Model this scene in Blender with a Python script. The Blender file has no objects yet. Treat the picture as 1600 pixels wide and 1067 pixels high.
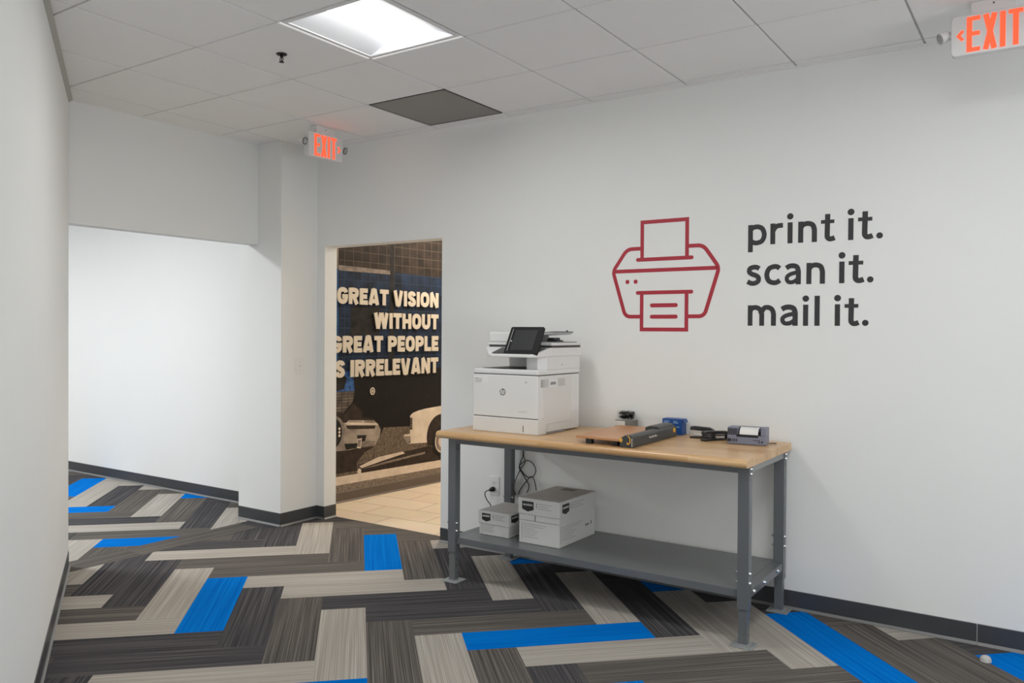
import bpy, bmesh, math, random
from mathutils import Vector, Matrix
random.seed(7)
PI = math.pi
scene = bpy.context.scene
COL = scene.collection

# ------------------------------------------------------------------ camera
cam_d = bpy.data.cameras.new('camera')
cam_d.lens = 28.5417
cam_d.sensor_width = 36.0
cam_d.clip_start = 0.02
cam = bpy.data.objects.new('camera', cam_d)
COL.objects.link(cam)
_r = Vector((0.829635, 0.558263, 0.006917))
_u = Vector((-0.012018, 0.00547, 0.999913))
_f = Vector((-0.558177, 0.829646, -0.011247))
cam.matrix_world = Matrix(((_r.x, _u.x, -_f.x, 3.6031), (_r.y, _u.y, -_f.y, -4.3299),
                           (_r.z, _u.z, -_f.z, 1.4672), (0, 0, 0, 1)))
scene.camera = cam

# ------------------------------------------------------------------ world, lights, exposure
world = bpy.data.worlds.new('world')
scene.world = world
world.use_nodes = True
world.node_tree.nodes['Background'].inputs[0].default_value = (0.5, 0.5, 0.5, 1)
world.node_tree.nodes['Background'].inputs[1].default_value = 0.05
vs = scene.view_settings
vs.view_transform = 'Standard'
vs.look = 'None'
vs.exposure = 0.0
vs.gamma = 1.0
vs.use_curve_mapping = False
scene.cycles.diffuse_bounces = 6
scene.cycles.max_bounces = 10
scene.cycles.sample_clamp_indirect = 6.0

H = 2.884          # ceiling height
VB = 0.0945        # room face of the back wall
WT = 0.125         # its thickness
T = 0.6096         # ceiling grid
XEND = 7.6         # far right end of the room

def area_light(name, loc, size, power, color, rot=(0, 0, 0), spread=180, size_y=None):
    d = bpy.data.lights.new(name, 'AREA')
    d.shape = 'RECTANGLE' if size_y else 'SQUARE'
    d.size = size
    if size_y: d.size_y = size_y
    d.energy = power
    d.color = color
    d.spread = math.radians(spread)
    o = bpy.data.objects.new(name, d)
    o.location = loc
    o.rotation_euler = rot
    COL.objects.link(o)
    return o

LAMP = (0.985, 0.99, 0.965)
FIX_POWER = 14.0
# the room's other ceiling troffers, on the same grid, behind and beside the camera
for x, y in ((3.35, -1.52), (3.35, -3.35), (5.79, -1.52), (5.79, -3.9)):
    area_light('ceiling_lamp', (x, y, H - 0.02), 0.52, FIX_POWER, LAMP, spread=176)
# lamps of the hallway and of the room beyond the doorway
area_light('hallway_lamp', (-3.0, -2.3, H - 0.02), 0.5, 75, (0.96, 0.985, 1.0))
area_light('hallway_lamp', (-5.6, -2.3, H - 0.02), 0.5, 75, (0.96, 0.985, 1.0))
area_light('foyer_lamp', (-0.72, 1.75, H - 0.02), 0.5, 31, (1.0, 0.87, 0.72))
area_light('foyer_lamp', (-0.5, 2.75, H - 0.02), 0.5, 34, (1.0, 0.87, 0.72))
# added fill light, out of view at the far right, tilted up at the ceiling
area_light('fill_uplight', (XEND - 0.05, -3.6, 1.2), 2.2, 150, (0.97, 0.99, 1.0), (0, math.radians(138), 0), size_y=4.5)

# ------------------------------------------------------------------ helpers
def lin(r, g, b):
    f = lambda c: (c / 255 / 12.92) if c / 255 <= 0.04045 else ((c / 255 + 0.055) / 1.055) ** 2.4
    return (f(r), f(g), f(b), 1.0)

MATS = {}
def mat(name, col, rough=0.5, metal=0.0, noise=0.0, nscale=8.0, bump=0.0, bscale=200.0, spec=0.5, emit=None, estr=0.0):
    if name in MATS:
        return MATS[name]
    m = bpy.data.materials.new(name)
    m.use_nodes = True
    nt = m.node_tree
    b = nt.nodes['Principled BSDF']
    b.inputs['Roughness'].default_value = rough
    b.inputs['Metallic'].default_value = metal
    b.inputs['Specular IOR Level'].default_value = spec
    tc = nt.nodes.new('ShaderNodeTexCoord')
    nz = nt.nodes.new('ShaderNodeTexNoise')
    nz.inputs['Scale'].default_value = nscale
    nz.inputs['Detail'].default_value = 4
    nt.links.new(tc.outputs['Object'], nz.inputs['Vector'])
    mix = nt.nodes.new('ShaderNodeMix')
    mix.data_type = 'RGBA'
    mix.inputs['A'].default_value = tuple(c * (1 - noise) for c in col[:3]) + (1,)
    mix.inputs['B'].default_value = tuple(min(1, c * (1 + noise)) for c in col[:3]) + (1,)
    nt.links.new(nz.outputs['Fac'], mix.inputs['Factor'])
    nt.links.new(mix.outputs['Result'], b.inputs['Base Color'])
    if bump:
        n2 = nt.nodes.new('ShaderNodeTexNoise')
        n2.inputs['Scale'].default_value = bscale
        n2.inputs['Detail'].default_value = 3
        nt.links.new(tc.outputs['Object'], n2.inputs['Vector'])
        bp = nt.nodes.new('ShaderNodeBump')
        bp.inputs['Strength'].default_value = bump
        bp.inputs['Distance'].default_value = 0.002
        nt.links.new(n2.outputs['Fac'], bp.inputs['Height'])
        nt.links.new(bp.outputs['Normal'], b.inputs['Normal'])
    if emit:
        b.inputs['Emission Color'].default_value = emit
        b.inputs['Emission Strength'].default_value = estr
    MATS[name] = m
    return m

class MB:
    """collects shapes and links them as ONE mesh object"""
    def __init__(self):
        self.v = []; self.f = []; self.m = []; self.uv = {}; self.sm = []
    def add(self, verts, faces, mi=0, smooth=False):
        o = len(self.v)
        self.v += [tuple(p) for p in verts]
        for fc in faces:
            self.f.append(tuple(i + o for i in fc)); self.m.append(mi); self.sm.append(smooth)
        return self
    def box(self, x0, x1, y0, y1, z0, z1, mi=0):
        v = [(x, y, z) for z in (z0, z1) for y in (y0, y1) for x in (x0, x1)]
        return self.add(v, [(0, 2, 3, 1), (4, 5, 7, 6), (0, 1, 5, 4), (2, 6, 7, 3), (0, 4, 6, 2), (1, 3, 7, 5)], mi)
    def prism(self, poly, z0, z1, mi=0, tf=None):
        """poly in (a,b), extruded along c; tf maps (a,b,c) to xyz"""
        tf = tf or (lambda a, b, c: (a, b, c))
        n = len(poly)
        v = [tf(a, b, z0) for a, b in poly] + [tf(a, b, z1) for a, b in poly]
        f = [tuple(range(n - 1, -1, -1)), tuple(range(n, 2 * n))]
        f += [(i, (i + 1) % n, n + (i + 1) % n, n + i) for i in range(n)]
        return self.add(v, f, mi)
    def cyl(self, p0, p1, r0, r1=None, n=16, mi=0, smooth=True, caps=True):
        r1 = r0 if r1 is None else r1
        p0 = Vector(p0); p1 = Vector(p1); d = (p1 - p0).normalized()
        a = d.orthogonal().normalized(); b = d.cross(a)
        v = []
        for p, r in ((p0, r0), (p1, r1)):
            for k in range(n):
                t = 2 * PI * k / n
                v.append(p + (a * math.cos(t) + b * math.sin(t)) * r)
        o = len(self.v)
        self.add(v, [(i, (i + 1) % n, n + (i + 1) % n, n + i) for i in range(n)], mi, smooth)
        if caps:
            self.f += [tuple(o + i for i in range(n - 1, -1, -1)), tuple(o + n + i for i in range(n))]
            self.m += [mi, mi]; self.sm += [False, False]
        return self
    def tube(self, pts, r, n=8, mi=0):
        pts = [Vector(p) for p in pts]
        v = []; up = None
        for i, p in enumerate(pts):
            d = (pts[min(i + 1, len(pts) - 1)] - pts[max(i - 1, 0)]).normalized()
            if up is None:
                up = d.orthogonal().normalized()
            up = (up - d * up.dot(d)).normalized(); s = d.cross(up)
            for k in range(n):
                t = 2 * PI * k / n
                v.append(p + (up * math.cos(t) + s * math.sin(t)) * r)
        L = len(pts)
        f = [(i * n + k, i * n + (k + 1) % n, (i + 1) * n + (k + 1) % n, (i + 1) * n + k) for i in range(L - 1) for k in range(n)]
        self.add(v, f, mi, True)
        return self.add([v[k] for k in range(n)] + [v[(L - 1) * n + k] for k in range(n)],
                        [tuple(range(n - 1, -1, -1)), tuple(range(n, 2 * n))], mi)
    def lathe(self, prof, origin, axis=(0, 0, 1), n=24, mi=0):
        d = Vector(axis).normalized(); a = d.orthogonal().normalized(); b = d.cross(a); o = Vector(origin)
        v = []
        for r, h in prof:
            for k in range(n):
                t = 2 * PI * k / n
                v.append(o + d * h + (a * math.cos(t) + b * math.sin(t)) * max(r, 1e-5))
        L = len(prof)
        return self.add(v, [(i * n + k, i * n + (k + 1) % n, (i + 1) * n + (k + 1) % n, (i + 1) * n + k) for i in range(L - 1) for k in range(n)], mi, True)
    def build(self, name, mats, parent=None, bevel=0.0, seg=2):
        me = bpy.data.meshes.new(name)
        off = Vector((0, 0, 0))
        if parent is not None and parent.get('_world'):
            off = Vector(parent['_world'])
        me.from_pydata([tuple(Vector(p) - off) for p in self.v], [], self.f)
        if not isinstance(mats, (list, tuple)):
            mats = [mats]
        for m in mats:
            me.materials.append(m)
        for p, mi, s in zip(me.polygons, self.m, self.sm):
            p.material_index = mi; p.use_smooth = s
        if self.uv:
            ul = me.uv_layers.new(name='UVMap')
            for fi, uvs in self.uv.items():
                for li, w in zip(me.polygons[fi].loop_indices, uvs):
                    ul.data[li].uv = w
        me.validate()
        bm = bmesh.new(); bm.from_mesh(me)
        bmesh.ops.recalc_face_normals(bm, faces=bm.faces)
        bm.to_mesh(me); bm.free()
        o = bpy.data.objects.new(name, me)
        COL.objects.link(o)
        if parent is not None:
            o.parent = parent
            if parent.get('_world'):
                o['_world'] = parent['_world']
        if bevel:
            b = o.modifiers.new('bevel', 'BEVEL')
            b.width = bevel; b.segments = seg; b.limit_method = 'ANGLE'; b.angle_limit = math.radians(40)
        return o

def thing(name, label, cat, loc=(0, 0, 0), rotz=0.0, group=None, local=False):
    """an Empty at the thing's base; parts are written in world coordinates unless local"""
    o = bpy.data.objects.new(name, None)
    o.empty_display_size = 0.05
    o.location = loc; o.rotation_euler = (0, 0, rotz)
    COL.objects.link(o)
    o['label'] = label; o['category'] = cat
    if group: o['group'] = group
    if not local: o['_world'] = list(loc)
    return o

def tag(o, label, cat, group=None):
    o['label'] = label; o['category'] = cat
    if group: o['group'] = group
    return o

def struct(name, mb, mats, bevel=0.0):
    o = mb.build(name, mats, None, bevel)
    o['kind'] = 'structure'
    return o

def clip_poly(poly, a, b, c):
    """keep a*x+b*y+c >= 0"""
    out = []
    for i in range(len(poly)):
        p, q = poly[i], poly[(i + 1) % len(poly)]
        dp = a * p[0] + b * p[1] + c; dq = a * q[0] + b * q[1] + c
        if dp >= 0: out.append(p)
        if (dp >= 0) != (dq >= 0):
            t = dp / (dp - dq)
            out.append((p[0] + t * (q[0] - p[0]), p[1] + t * (q[1] - p[1])))
    return out

def smooth_path(pts, sub=6, closed=False):
    n = len(pts); out = []
    rng = n if closed else n - 1
    for i in range(rng):
        P = [pts[(i + k) % n] if closed else pts[min(max(i + k, 0), n - 1)] for k in (-1, 0, 1, 2)]
        for s in range(sub):
            t = s / sub
            out.append(tuple(0.5 * (2 * P[1][d] + (P[2][d] - P[0][d]) * t + (2 * P[0][d] - 5 * P[1][d] + 4 * P[2][d] - P[3][d]) * t * t
                       + (3 * P[1][d] - P[0][d] - 3 * P[2][d] + P[3][d]) * t ** 3) for d in range(len(pts[0]))))
    if not closed: out.append(tuple(pts[-1]))
    return out

# ------------------------------------------------------------------ stroke lettering
def ribbon(pts, w, closed=False, rnd=False):
    """quads of a ribbon of width w along 2-D pts"""
    P = [Vector((p[0], p[1])) for p in pts]
    n = len(P); L = []; R = []
    for i in range(n):
        if closed:
            a = P[i] - P[i - 1]; b = P[(i + 1) % n] - P[i]
        else:
            a = P[i] - P[i - 1] if i else P[1] - P[0]
            b = P[i + 1] - P[i] if i < n - 1 else a
        a = a.normalized(); b = b.normalized()
        na = Vector((-a.y, a.x)); nb = Vector((-b.y, b.x))
        m = (na + nb)
        m = m.normalized() if m.length > 1e-6 else na
        k = min(2.0, 1.0 / max(0.3, m.dot(na)))
        L.append(P[i] + m * (w / 2 * k)); R.append(P[i] - m * (w / 2 * k))
    polys = [[L[i], L[(i + 1) % n], R[(i + 1) % n], R[i]] for i in range(n if closed else n - 1)]
    if rnd and not closed:
        for e, d in ((P[0], (P[0] - P[1])), (P[-1], (P[-1] - P[-2]))):
            t0 = math.atan2(d.y, d.x)
            polys.append([e + Vector((math.cos(t0 + t), math.sin(t0 + t))) * (w / 2) for t in [(-90 + 20 * k) * PI / 180 for k in range(10)]])
    return polys

def disc(x, y, r, n=20):
    return [Vector((x + r * math.cos(2 * PI * k / n), y + r * math.sin(2 * PI * k / n))) for k in range(n)]

def put(mb, polys, origin, right, up, depth, mi=0):
    """extrude 2-D polygons into a solid standing on a plane, its front towards right x up"""
    o = Vector(origin); r = Vector(right); u = Vector(up); nrm = r.cross(u)
    for k_, p in enumerate(polys):
        n = len(p)
        base = [o + r * q[0] + u * q[1] for q in p]
        v = base + [b + nrm * (depth + 1.2e-5 * (k_ % 12)) for b in base]
        mb.add(v, [tuple(range(n)), tuple(range(2 * n - 1, n - 1, -1))] + [(i, n + i, n + (i + 1) % n, (i + 1) % n) for i in range(n)], mi)

SW = 0.232
def S(*p): return ('c', p)
def K(*p): return ('k', p)
LOW = {  # x-height 1, nominal width first
    'p': (0.90, [K((.112, -.335), (.112, 1)), S((.112, .74), (.24, .86), (.46, .89), (.68, .79), (.785, .5), (.69, .21), (.47, .11), (.26, .13), (.112, .24))]),
    'r': (0.61, [K((.112, 0), (.112, 1)), S((.112, .60), (.2, .77), (.34, .87), (.59, .885))]),
    'i': (0.225, [K((.112, 0), (.112, 1)), ('d', (.112, 1.285, .15))]),
    'n': (0.85, [K((.112, 0), (.112, 1)), S((.112, .7), (.24, .85), (.46, .89), (.66, .8), (.737, .58)), K((.737, .6), (.737, 0))]),
    't': (0.63, [K((.3, 1.27), (.285, .34)), S((.285, .36), (.295, .2), (.38, .11), (.5, .11), (.62, .155)), ('w', .17, ((0, .915), (.6, .915)))]),
    's': (0.70, [S((.62, .815), (.5, .885), (.34, .895), (.17, .83), (.14, .68), (.25, .57), (.45, .49), (.58, .38), (.57, .21), (.42, .115), (.24, .11), (.05, .2))]),
    'c': (0.765, [S((.72, .79), (.6, .88), (.42, .885), (.21, .78), (.112, .5), (.2, .22), (.42, .11), (.6, .13), (.74, .22))]),
    'a': (0.76, [S((.08, .79), (.22, .875), (.4, .895), (.57, .83), (.645, .64)), K((.645, .66), (.645, 0)),
                 ('w', .19, ((.645, .565), (.5, .555), (.27, .49), (.13, .38), (.115, .24), (.2, .125), (.35, .11), (.5, .17), (.645, .3)))]),
    'm': (1.36, [K((.112, 0), (.112, 1)), S((.112, .72), (.22, .86), (.4, .89), (.58, .8), (.655, .6)), K((.68, .62), (.68, 0)),
                 S((.68, .68), (.8, .86), (.98, .89), (1.16, .8), (1.247, .6)), K((1.247, .62), (1.247, 0))]),
    'l': (0.225, [K((.112, 0), (.112, 1.41))]),
    '.': (0.28, [('d', (.14, .135, .14))]),
    'z': (0.7, [K((.05, .89), (.6, .89), (.1, .11), (.68, .11))]),
    'o': (0.85, [('o', ((.425, .89), (.68, .78), (.74, .5), (.68, .22), (.425, .11), (.17, .22), (.11, .5), (.17, .78)))]),
    'b': (0.88, [K((.112, 0), (.112, 1.41)), S((.112, .74), (.24, .86), (.46, .89), (.68, .79), (.77, .5), (.69, .21), (.47, .11), (.26, .13), (.112, .24))]),
    'h': (0.85, [K((.112, 0), (.112, 1.41)), S((.112, .7), (.24, .85), (.46, .89), (.66, .8), (.737, .58)), K((.737, .6), (.737, 0))]),
}
def glyph(g, sx, sy, x0, y0, sw=SW):
    out = []
    f = lambda p: (x0 + p[0] * sx, y0 + p[1] * sy)
    W = sw * (sx + sy) / 2
    for s in g:
        if s[0] == 'c': out += ribbon([f(p) for p in smooth_path(list(s[1]), 5)], W)
        elif s[0] == 'k': out += ribbon([f(p) for p in s[1]], W)
        elif s[0] == 'w':
            out += ribbon([f(p) for p in (smooth_path(list(s[2]), 5) if len(s[2]) > 2 else s[2])], s[1] * (sx + sy) / 2)
        elif s[0] == 'o': out += ribbon([f(p) for p in smooth_path(list(s[1]), 5, True)], W, closed=True)
        elif s[0] == 'd': out.append(disc(x0 + s[1][0] * sx, y0 + s[1][1] * sy, s[1][2] * sy))
    return out

CS = 0.25
def caps(cs):
    h = cs / 2; t = 1 - h
    return {
    'E': (.56, [K((h, 0), (h, 1)), K((h, t), (.56, t)), K((h, .5), (.51, .5)), K((h, h), (.56, h))]),
    'X': (.70, [K((h * .95, 0), (.70 - h, 1)), K((.70 - h * .95, 0), (h, 1))]),
    'I': (cs, [K((h, 0), (h, 1))]),
    'T': (.62, [K((0, t), (.62, t)), K((.31, 0), (.31, 1))]),
    'G': (.70, [S((.58, .69), (.53, .82), (.36, t), (.19, .8), (h, .62), (h, .38), (.19, .2), (.36, h), (.52, .19), (.58, .32)), K((.58, .3), (.58, .52)), K((.34, .45), (.7 - .0, .45))]),
    'R': (.68, [K((h, 0), (h, 1)), S((h, t), (.36, t), (.52, .83), (.555, .7), (.52, .56), (.36, .5), (h, .5)), K((.33, .5), (.56, 0))]),
    'P': (.66, [K((h, 0), (h, 1)), S((h, t), (.36, t), (.51, .81), (.54, .66), (.51, .51), (.36, .44), (h, .44))]),
    'A': (.76, [K((h, 0), (.32, 1)), K((.76 - h, 0), (.44, 1)), K((.2, .24), (.56, .24)), K((.3, .93), (.46, .93))]),
    'V': (.74, [K((h, 1), (.32, 0)), K((.74 - h, 1), (.42, 0)), K((.31, .07), (.43, .07))]),
    'S': (.64, [S((.52, .7), (.47, .82), (.32, t), (.17, .81), (.13, .7), (.2, .58), (.44, .43), (.51, .3), (.47, .18), (.32, h), (.17, .18), (.11, .32))]),
    'O': (.72, [('o', ((.36, t), (.53, .8), (.595, .62), (.595, .38), (.53, .2), (.36, h), (.19, .2), (h, .38), (h, .62), (.19, .8)))]),
    'N': (.72, [K((h, 0), (h, 1)), K((.72 - h, 0), (.72 - h, 1)), K((h * .95, 1), (.72 - h * .95, 0))]),
    'W': (1.06, [K((h, 1), (.3, 0)), K((.3, 0), (.5, 1)), K((.56, 1), (.76, 0)), K((.76, 0), (1.06 - h, 1))]),
    'H': (.70, [K((h, 0), (h, 1)), K((.7 - h, 0), (.7 - h, 1)), K((h, .5), (.7 - h, .5))]),
    'U': (.70, [S((h, 1), (h, .6), (h, .36), (.19, .19), (.35, h), (.51, .19), (.575, .36), (.575, .6), (.575, 1))]),
    'L': (.54, [K((h, 0), (h, 1)), K((h, h), (.54, h))]),
    ' ': (.25, []),
    }
def cap_width(t, G, gap): return sum(G[ch][0] for ch in t) + gap * (len(t) - 1)
def cap_line(t, G, h, x_right, y, sx, cs, gap=.07):
    x = x_right - cap_width(t, G, gap) * sx; out = []
    for ch in t:
        out += glyph(G[ch][1], sx, h, x, y, cs)
        x += (G[ch][0] + gap) * sx
    return out

# ------------------------------------------------------------------ materials
M_WALL = mat('painted_wall', (0.81, 0.815, 0.80, 1), 0.6, noise=0.015, nscale=3, bump=0.08, bscale=350, spec=0.3)
M_CEIL = mat('ceiling_tile', (0.88, 0.875, 0.86, 1), 0.9, noise=0.02, nscale=5, bump=0.25, bscale=420, spec=0.1)
M_TEE = mat('ceiling_tee', (0.50, 0.49, 0.47, 1), 0.6, spec=0.3)
M_TRIM = mat('grey_trim', lin(172, 172, 164), 0.5, noise=0.03)
M_BASE = mat('charcoal_vinyl', lin(62, 64, 67), 0.42, noise=0.08, nscale=20, spec=0.5)
M_BASE_TOE = mat('vinyl_toe', lin(118, 118, 118), 0.4, noise=0.05)
M_WHITE = mat('white_plastic', (0.78, 0.78, 0.77, 1), 0.4, noise=0.01)
M_STEEL = mat('grey_painted_steel', lin(98, 102, 105), 0.27, spec=.65, noise=0.04, nscale=30)
M_STEEL_D = mat('bolt_hole_black', (0.012, 0.012, 0.012, 1), 0.8)
M_BOLT = mat('zinc_bolt', (0.75, 0.75, 0.74, 1), 0.25, metal=1.0, noise=0.05)
M_BLACK = mat('black_plastic', (0.018, 0.018, 0.019, 1), 0.35, noise=0.1, nscale=40)
M_BLACK_M = mat('black_satin', (0.03, 0.03, 0.032, 1), 0.5, noise=0.1, nscale=40)
M_CORD = mat('black_cord', (0.012, 0.012, 0.012, 1), 0.5)
M_RED = mat('red_vinyl', lin(172, 42, 58), 0.5, noise=0.02)
M_DARKV = mat('charcoal_vinyl_letter', lin(48, 48, 50), 0.5, noise=0.02)
M_EXIT = mat('exit_glow', (0.25, 0.02, 0.01, 1), 0.5, spec=.1, emit=(1.0, 0.085, 0.035, 1), estr=1.7)

def carpet(name, base, dark, light, bias):
    m = bpy.data.materials.new(name); m.use_nodes = True
    nt = m.node_tree; b = nt.nodes['Principled BSDF']
    b.inputs['Roughness'].default_value = 0.95
    b.inputs['Specular IOR Level'].default_value = 0.02
    uv = nt.nodes.new('ShaderNodeUVMap')
    mp = nt.nodes.new('ShaderNodeMapping'); mp.inputs['Scale'].default_value = (0.9, 300, 1)
    nt.links.new(uv.outputs['UV'], mp.inputs['Vector'])
    n1 = nt.nodes.new('ShaderNodeTexNoise'); n1.inputs['Scale'].default_value = 1; n1.inputs['Detail'].default_value = 2
    nt.links.new(mp.outputs['Vector'], n1.inputs['Vector'])
    mp2 = nt.nodes.new('ShaderNodeMapping'); mp2.inputs['Scale'].default_value = (1.1, 60, 1)
    nt.links.new(uv.outputs['UV'], mp2.inputs['Vector'])
    n2 = nt.nodes.new('ShaderNodeTexNoise'); n2.inputs['Scale'].default_value = 1; n2.inputs['Detail'].default_value = 3
    nt.links.new(mp2.outputs['Vector'], n2.inputs['Vector'])
    mp3 = nt.nodes.new('ShaderNodeMapping'); mp3.inputs['Scale'].default_value = (330, 330, 1)
    nt.links.new(uv.outputs['UV'], mp3.inputs['Vector'])
    n3 = nt.nodes.new('ShaderNodeTexNoise'); n3.inputs['Scale'].default_value = 1
    nt.links.new(mp3.outputs['Vector'], n3.inputs['Vector'])
    def math_(op, a, b_):
        nd = nt.nodes.new('ShaderNodeMath'); nd.operation = op
        for i, s in ((0, a), (1, b_)):
            if isinstance(s, (int, float)): nd.inputs[i].default_value = s
            else: nt.links.new(s, nd.inputs[i])
        return nd.outputs[0]
    s = math_('ADD', math_('MULTIPLY', n1.outputs['Fac'], 0.62), math_('MULTIPLY', n2.outputs['Fac'], 0.28))
    s = math_('ADD', s, math_('MULTIPLY', n3.outputs['Fac'], 0.10))
    cr = nt.nodes.new('ShaderNodeValToRGB')
    e = cr.color_ramp.elements
    e[0].position = 0.36; e[0].color = dark
    e[1].position = 0.50; e[1].color = base
    x = e.new(bias); x.color = light
    nt.links.new(s, cr.inputs['Fac'])
    nt.links.new(cr.outputs['Color'], b.inputs['Base Color'])
    bp = nt.nodes.new('ShaderNodeBump'); bp.inputs['Strength'].default_value = 0.4; bp.inputs['Distance'].default_value = 0.002
    nt.links.new(s, bp.inputs['Height']); nt.links.new(bp.outputs['Normal'], b.inputs['Normal'])
    return m
C_LIGHT = carpet('carpet_light', lin(163, 157, 149), lin(140, 134, 126), lin(189, 184, 176), 0.64)
C_DARK = carpet('carpet_charcoal', lin(70, 69, 72), lin(50, 49, 53), lin(108, 104, 102), 0.63)
C_MID = carpet('carpet_taupe', lin(90, 86, 83), lin(67, 64, 62), lin(128, 121, 114), 0.63)
C_BLUE = carpet('carpet_blue', lin(2, 108, 196), lin(0, 92, 178), lin(10, 128, 214), 0.64)
CM = {'L': 0, 'D': 1, 'M': 2, 'B': 3}

def maple():
    m = bpy.data.materials.new('maple_butcher_block'); m.use_nodes = True
    nt = m.node_tree; b = nt.nodes['Principled BSDF']
    b.inputs['Roughness'].default_value = 0.28
    tc = nt.nodes.new('ShaderNodeTexCoord')
    br = nt.nodes.new('ShaderNodeTexBrick')
    br.inputs['Scale'].default_value = 1; br.inputs['Brick Width'].default_value = 0.42; br.inputs['Row Height'].default_value = 0.042
    br.inputs['Mortar Size'].default_value = 0.0004; br.inputs['Bias'].default_value = 0.0
    br.inputs['Color1'].default_value = lin(220, 184, 138); br.inputs['Color2'].default_value = lin(200, 158, 110)
    br.inputs['Mortar'].default_value = lin(170, 130, 92)
    nt.links.new(tc.outputs['Object'], br.inputs['Vector'])
    mp = nt.nodes.new('ShaderNodeMapping'); mp.inputs['Scale'].default_value = (2.5, 45, 45)
    nt.links.new(tc.outputs['Object'], mp.inputs['Vector'])
    nz = nt.nodes.new('ShaderNodeTexNoise'); nz.inputs['Scale'].default_value = 1; nz.inputs['Detail'].default_value = 5
    nt.links.new(mp.outputs['Vector'], nz.inputs['Vector'])
    mx = nt.nodes.new('ShaderNodeMix'); mx.data_type = 'RGBA'; mx.blend_type = 'MULTIPLY'; mx.inputs['Factor'].default_value = 0.55
    cr = nt.nodes.new('ShaderNodeValToRGB')
    cr.color_ramp.elements[0].position = 0.3; cr.color_ramp.elements[0].color = (0.72, 0.62, 0.5, 1)
    cr.color_ramp.elements[1].position = 0.65; cr.color_ramp.elements[1].color = (1, 1, 1, 1)
    nt.links.new(nz.outputs['Fac'], cr.inputs['Fac'])
    nt.links.new(br.outputs['Color'], mx.inputs['A']); nt.links.new(cr.outputs['Color'], mx.inputs['B'])
    nt.links.new(mx.outputs['Result'], b.inputs['Base Color'])
    return m
M_MAPLE = maple()

# ------------------------------------------------------------------ room shell
LX, LY = -1.457, -1.705                    # end of the left wall
LD = Vector((0.8605, -0.5094)); LN = Vector((0.5094, 0.8605))   # along it, and into the room
XR = 7.6
XH = -1.48                                 # room face of the header
YP = -0.262                                # room end of the pillar
HB = 2.124                                 # underside of the header
def lw_side(poly): return clip_poly(poly, LN.x, LN.y, -(LN.x * LX + LN.y * LY))

# floor: carpet planks in a herringbone, one mesh
fl = MB()
CA = math.radians(44.6)
ca, sa = math.cos(CA), math.sin(CA)
def plank(poly_ab, w, off, kind, mi, clips):
    """poly in lattice units; off = lattice offset (a0, b0, sb)"""
    pts = [((off[0] + i) * w, (off[1] + off[2] * j) * w) for i, j in poly_ab]
    wp = [(ca * a - sa * b, sa * a + ca * b) for a, b in pts]
    for cl in clips: wp = cl(wp)
    if len(wp) < 3: return
    ru, rv = random.uniform(0, 50), random.uniform(0, 50)
    uvs = []
    for x, y in wp:
        a, b = ca * x + sa * y, -sa * x + ca * y
        uvs.append((a + ru, b + rv) if kind == 'H' else (b + ru, a + rv))
    fi = len(fl.f)
    fl.add([(x, y, 0.0) for x, y in wp], [tuple(range(len(wp)))], mi)
    fl.uv[fi] = uvs
def herring(table, phase, off, clips, irange, jrange, seed):
    rnd = random.Random(seed)
    for i in range(*irange):
        for j in range(*jrange):
            s = (i + j + phase) % 8
            c = rnd.choice('DDMMMLLLDMLDMLB') 
            if s == 0: k, poly = 'V', [(i, j), (i + 1, j), (i + 1, j + 4), (i, j + 4)]
            elif s == 4: k, poly = 'H', [(i, j), (i + 4, j), (i + 4, j + 1), (i, j + 1)]
            else: continue
            plank(poly, 0.2286, off, k, CM[table.get((k, i, j), c)], clips)
MAIN = {('H', -3, 3): 'M', ('H', -2, 2): 'M', ('H', -1, 1): 'M', ('H', 0, 0): 'L', ('H', -5, 5): 'D', ('H', -4, 4): 'D',
 ('V', -6, 2): 'D', ('V', -7, 3): 'M', ('V', -5, 1): 'D', ('V', -4, 0): 'L', ('H', -10, 2): 'M', ('V', -3, -1): 'M', ('H', -9, 1): 'D',
 ('H', 1, -1): 'D', ('V', -2, -2): 'B', ('H', -8, 0): 'L', ('H', 2, -2): 'B', ('V', -1, -3): 'M', ('H', -7, -1): 'M', ('H', 3, -3): 'D',
 ('V', 0, -4): 'D', ('H', -6, -2): 'M', ('V', -10, -2): 'L', ('V', -9, -3): 'D', ('H', 4, -4): 'D', ('V', 1, -5): 'L', ('H', -5, -3): 'L',
 ('V', -8, -4): 'D', ('H', 5, -5): 'B', ('V', 2, -6): 'D', ('H', -4, -4): 'L', ('H', -13, -3): 'M', ('V', -7, -5): 'L', ('H', 6, -6): 'D',
 ('V', 3, -7): 'L', ('H', -3, -5): 'D', ('H', -12, -4): 'L', ('V', -6, -6): 'B', ('H', 7, -7): 'D', ('V', 4, -8): 'D', ('H', -2, -6): 'D',
 ('H', -11, -5): 'M', ('V', -5, -7): 'D', ('H', 8, -8): 'M', ('V', 5, -9): 'L', ('H', -1, -7): 'M', ('V', -4, -8): 'M', ('H', -10, -6): 'L',
 ('H', 9, -9): 'L', ('V', 6, -10): 'L', ('H', 0, -8): 'B', ('V', -3, -9): 'L', ('H', -9, -7): 'D', ('H', 10, -10): 'D', ('V', 7, -11): 'B',
 ('V', -2, -10): 'M', ('H', 1, -9): 'L', ('V', 8, -12): 'M', ('V', -1, -11): 'L', ('V', 9, -13): 'M', ('H', -8, -8): 'D', ('V', 10, -14): 'B',
 ('V', 0, -12): 'M', ('H', 2, -10): 'M', ('V', 1, -13): 'D', ('H', -7, -9): 'L', ('H', 3, -11): 'M', ('H', -6, -10): 'B', ('V', 2, -14): 'B'}
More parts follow.
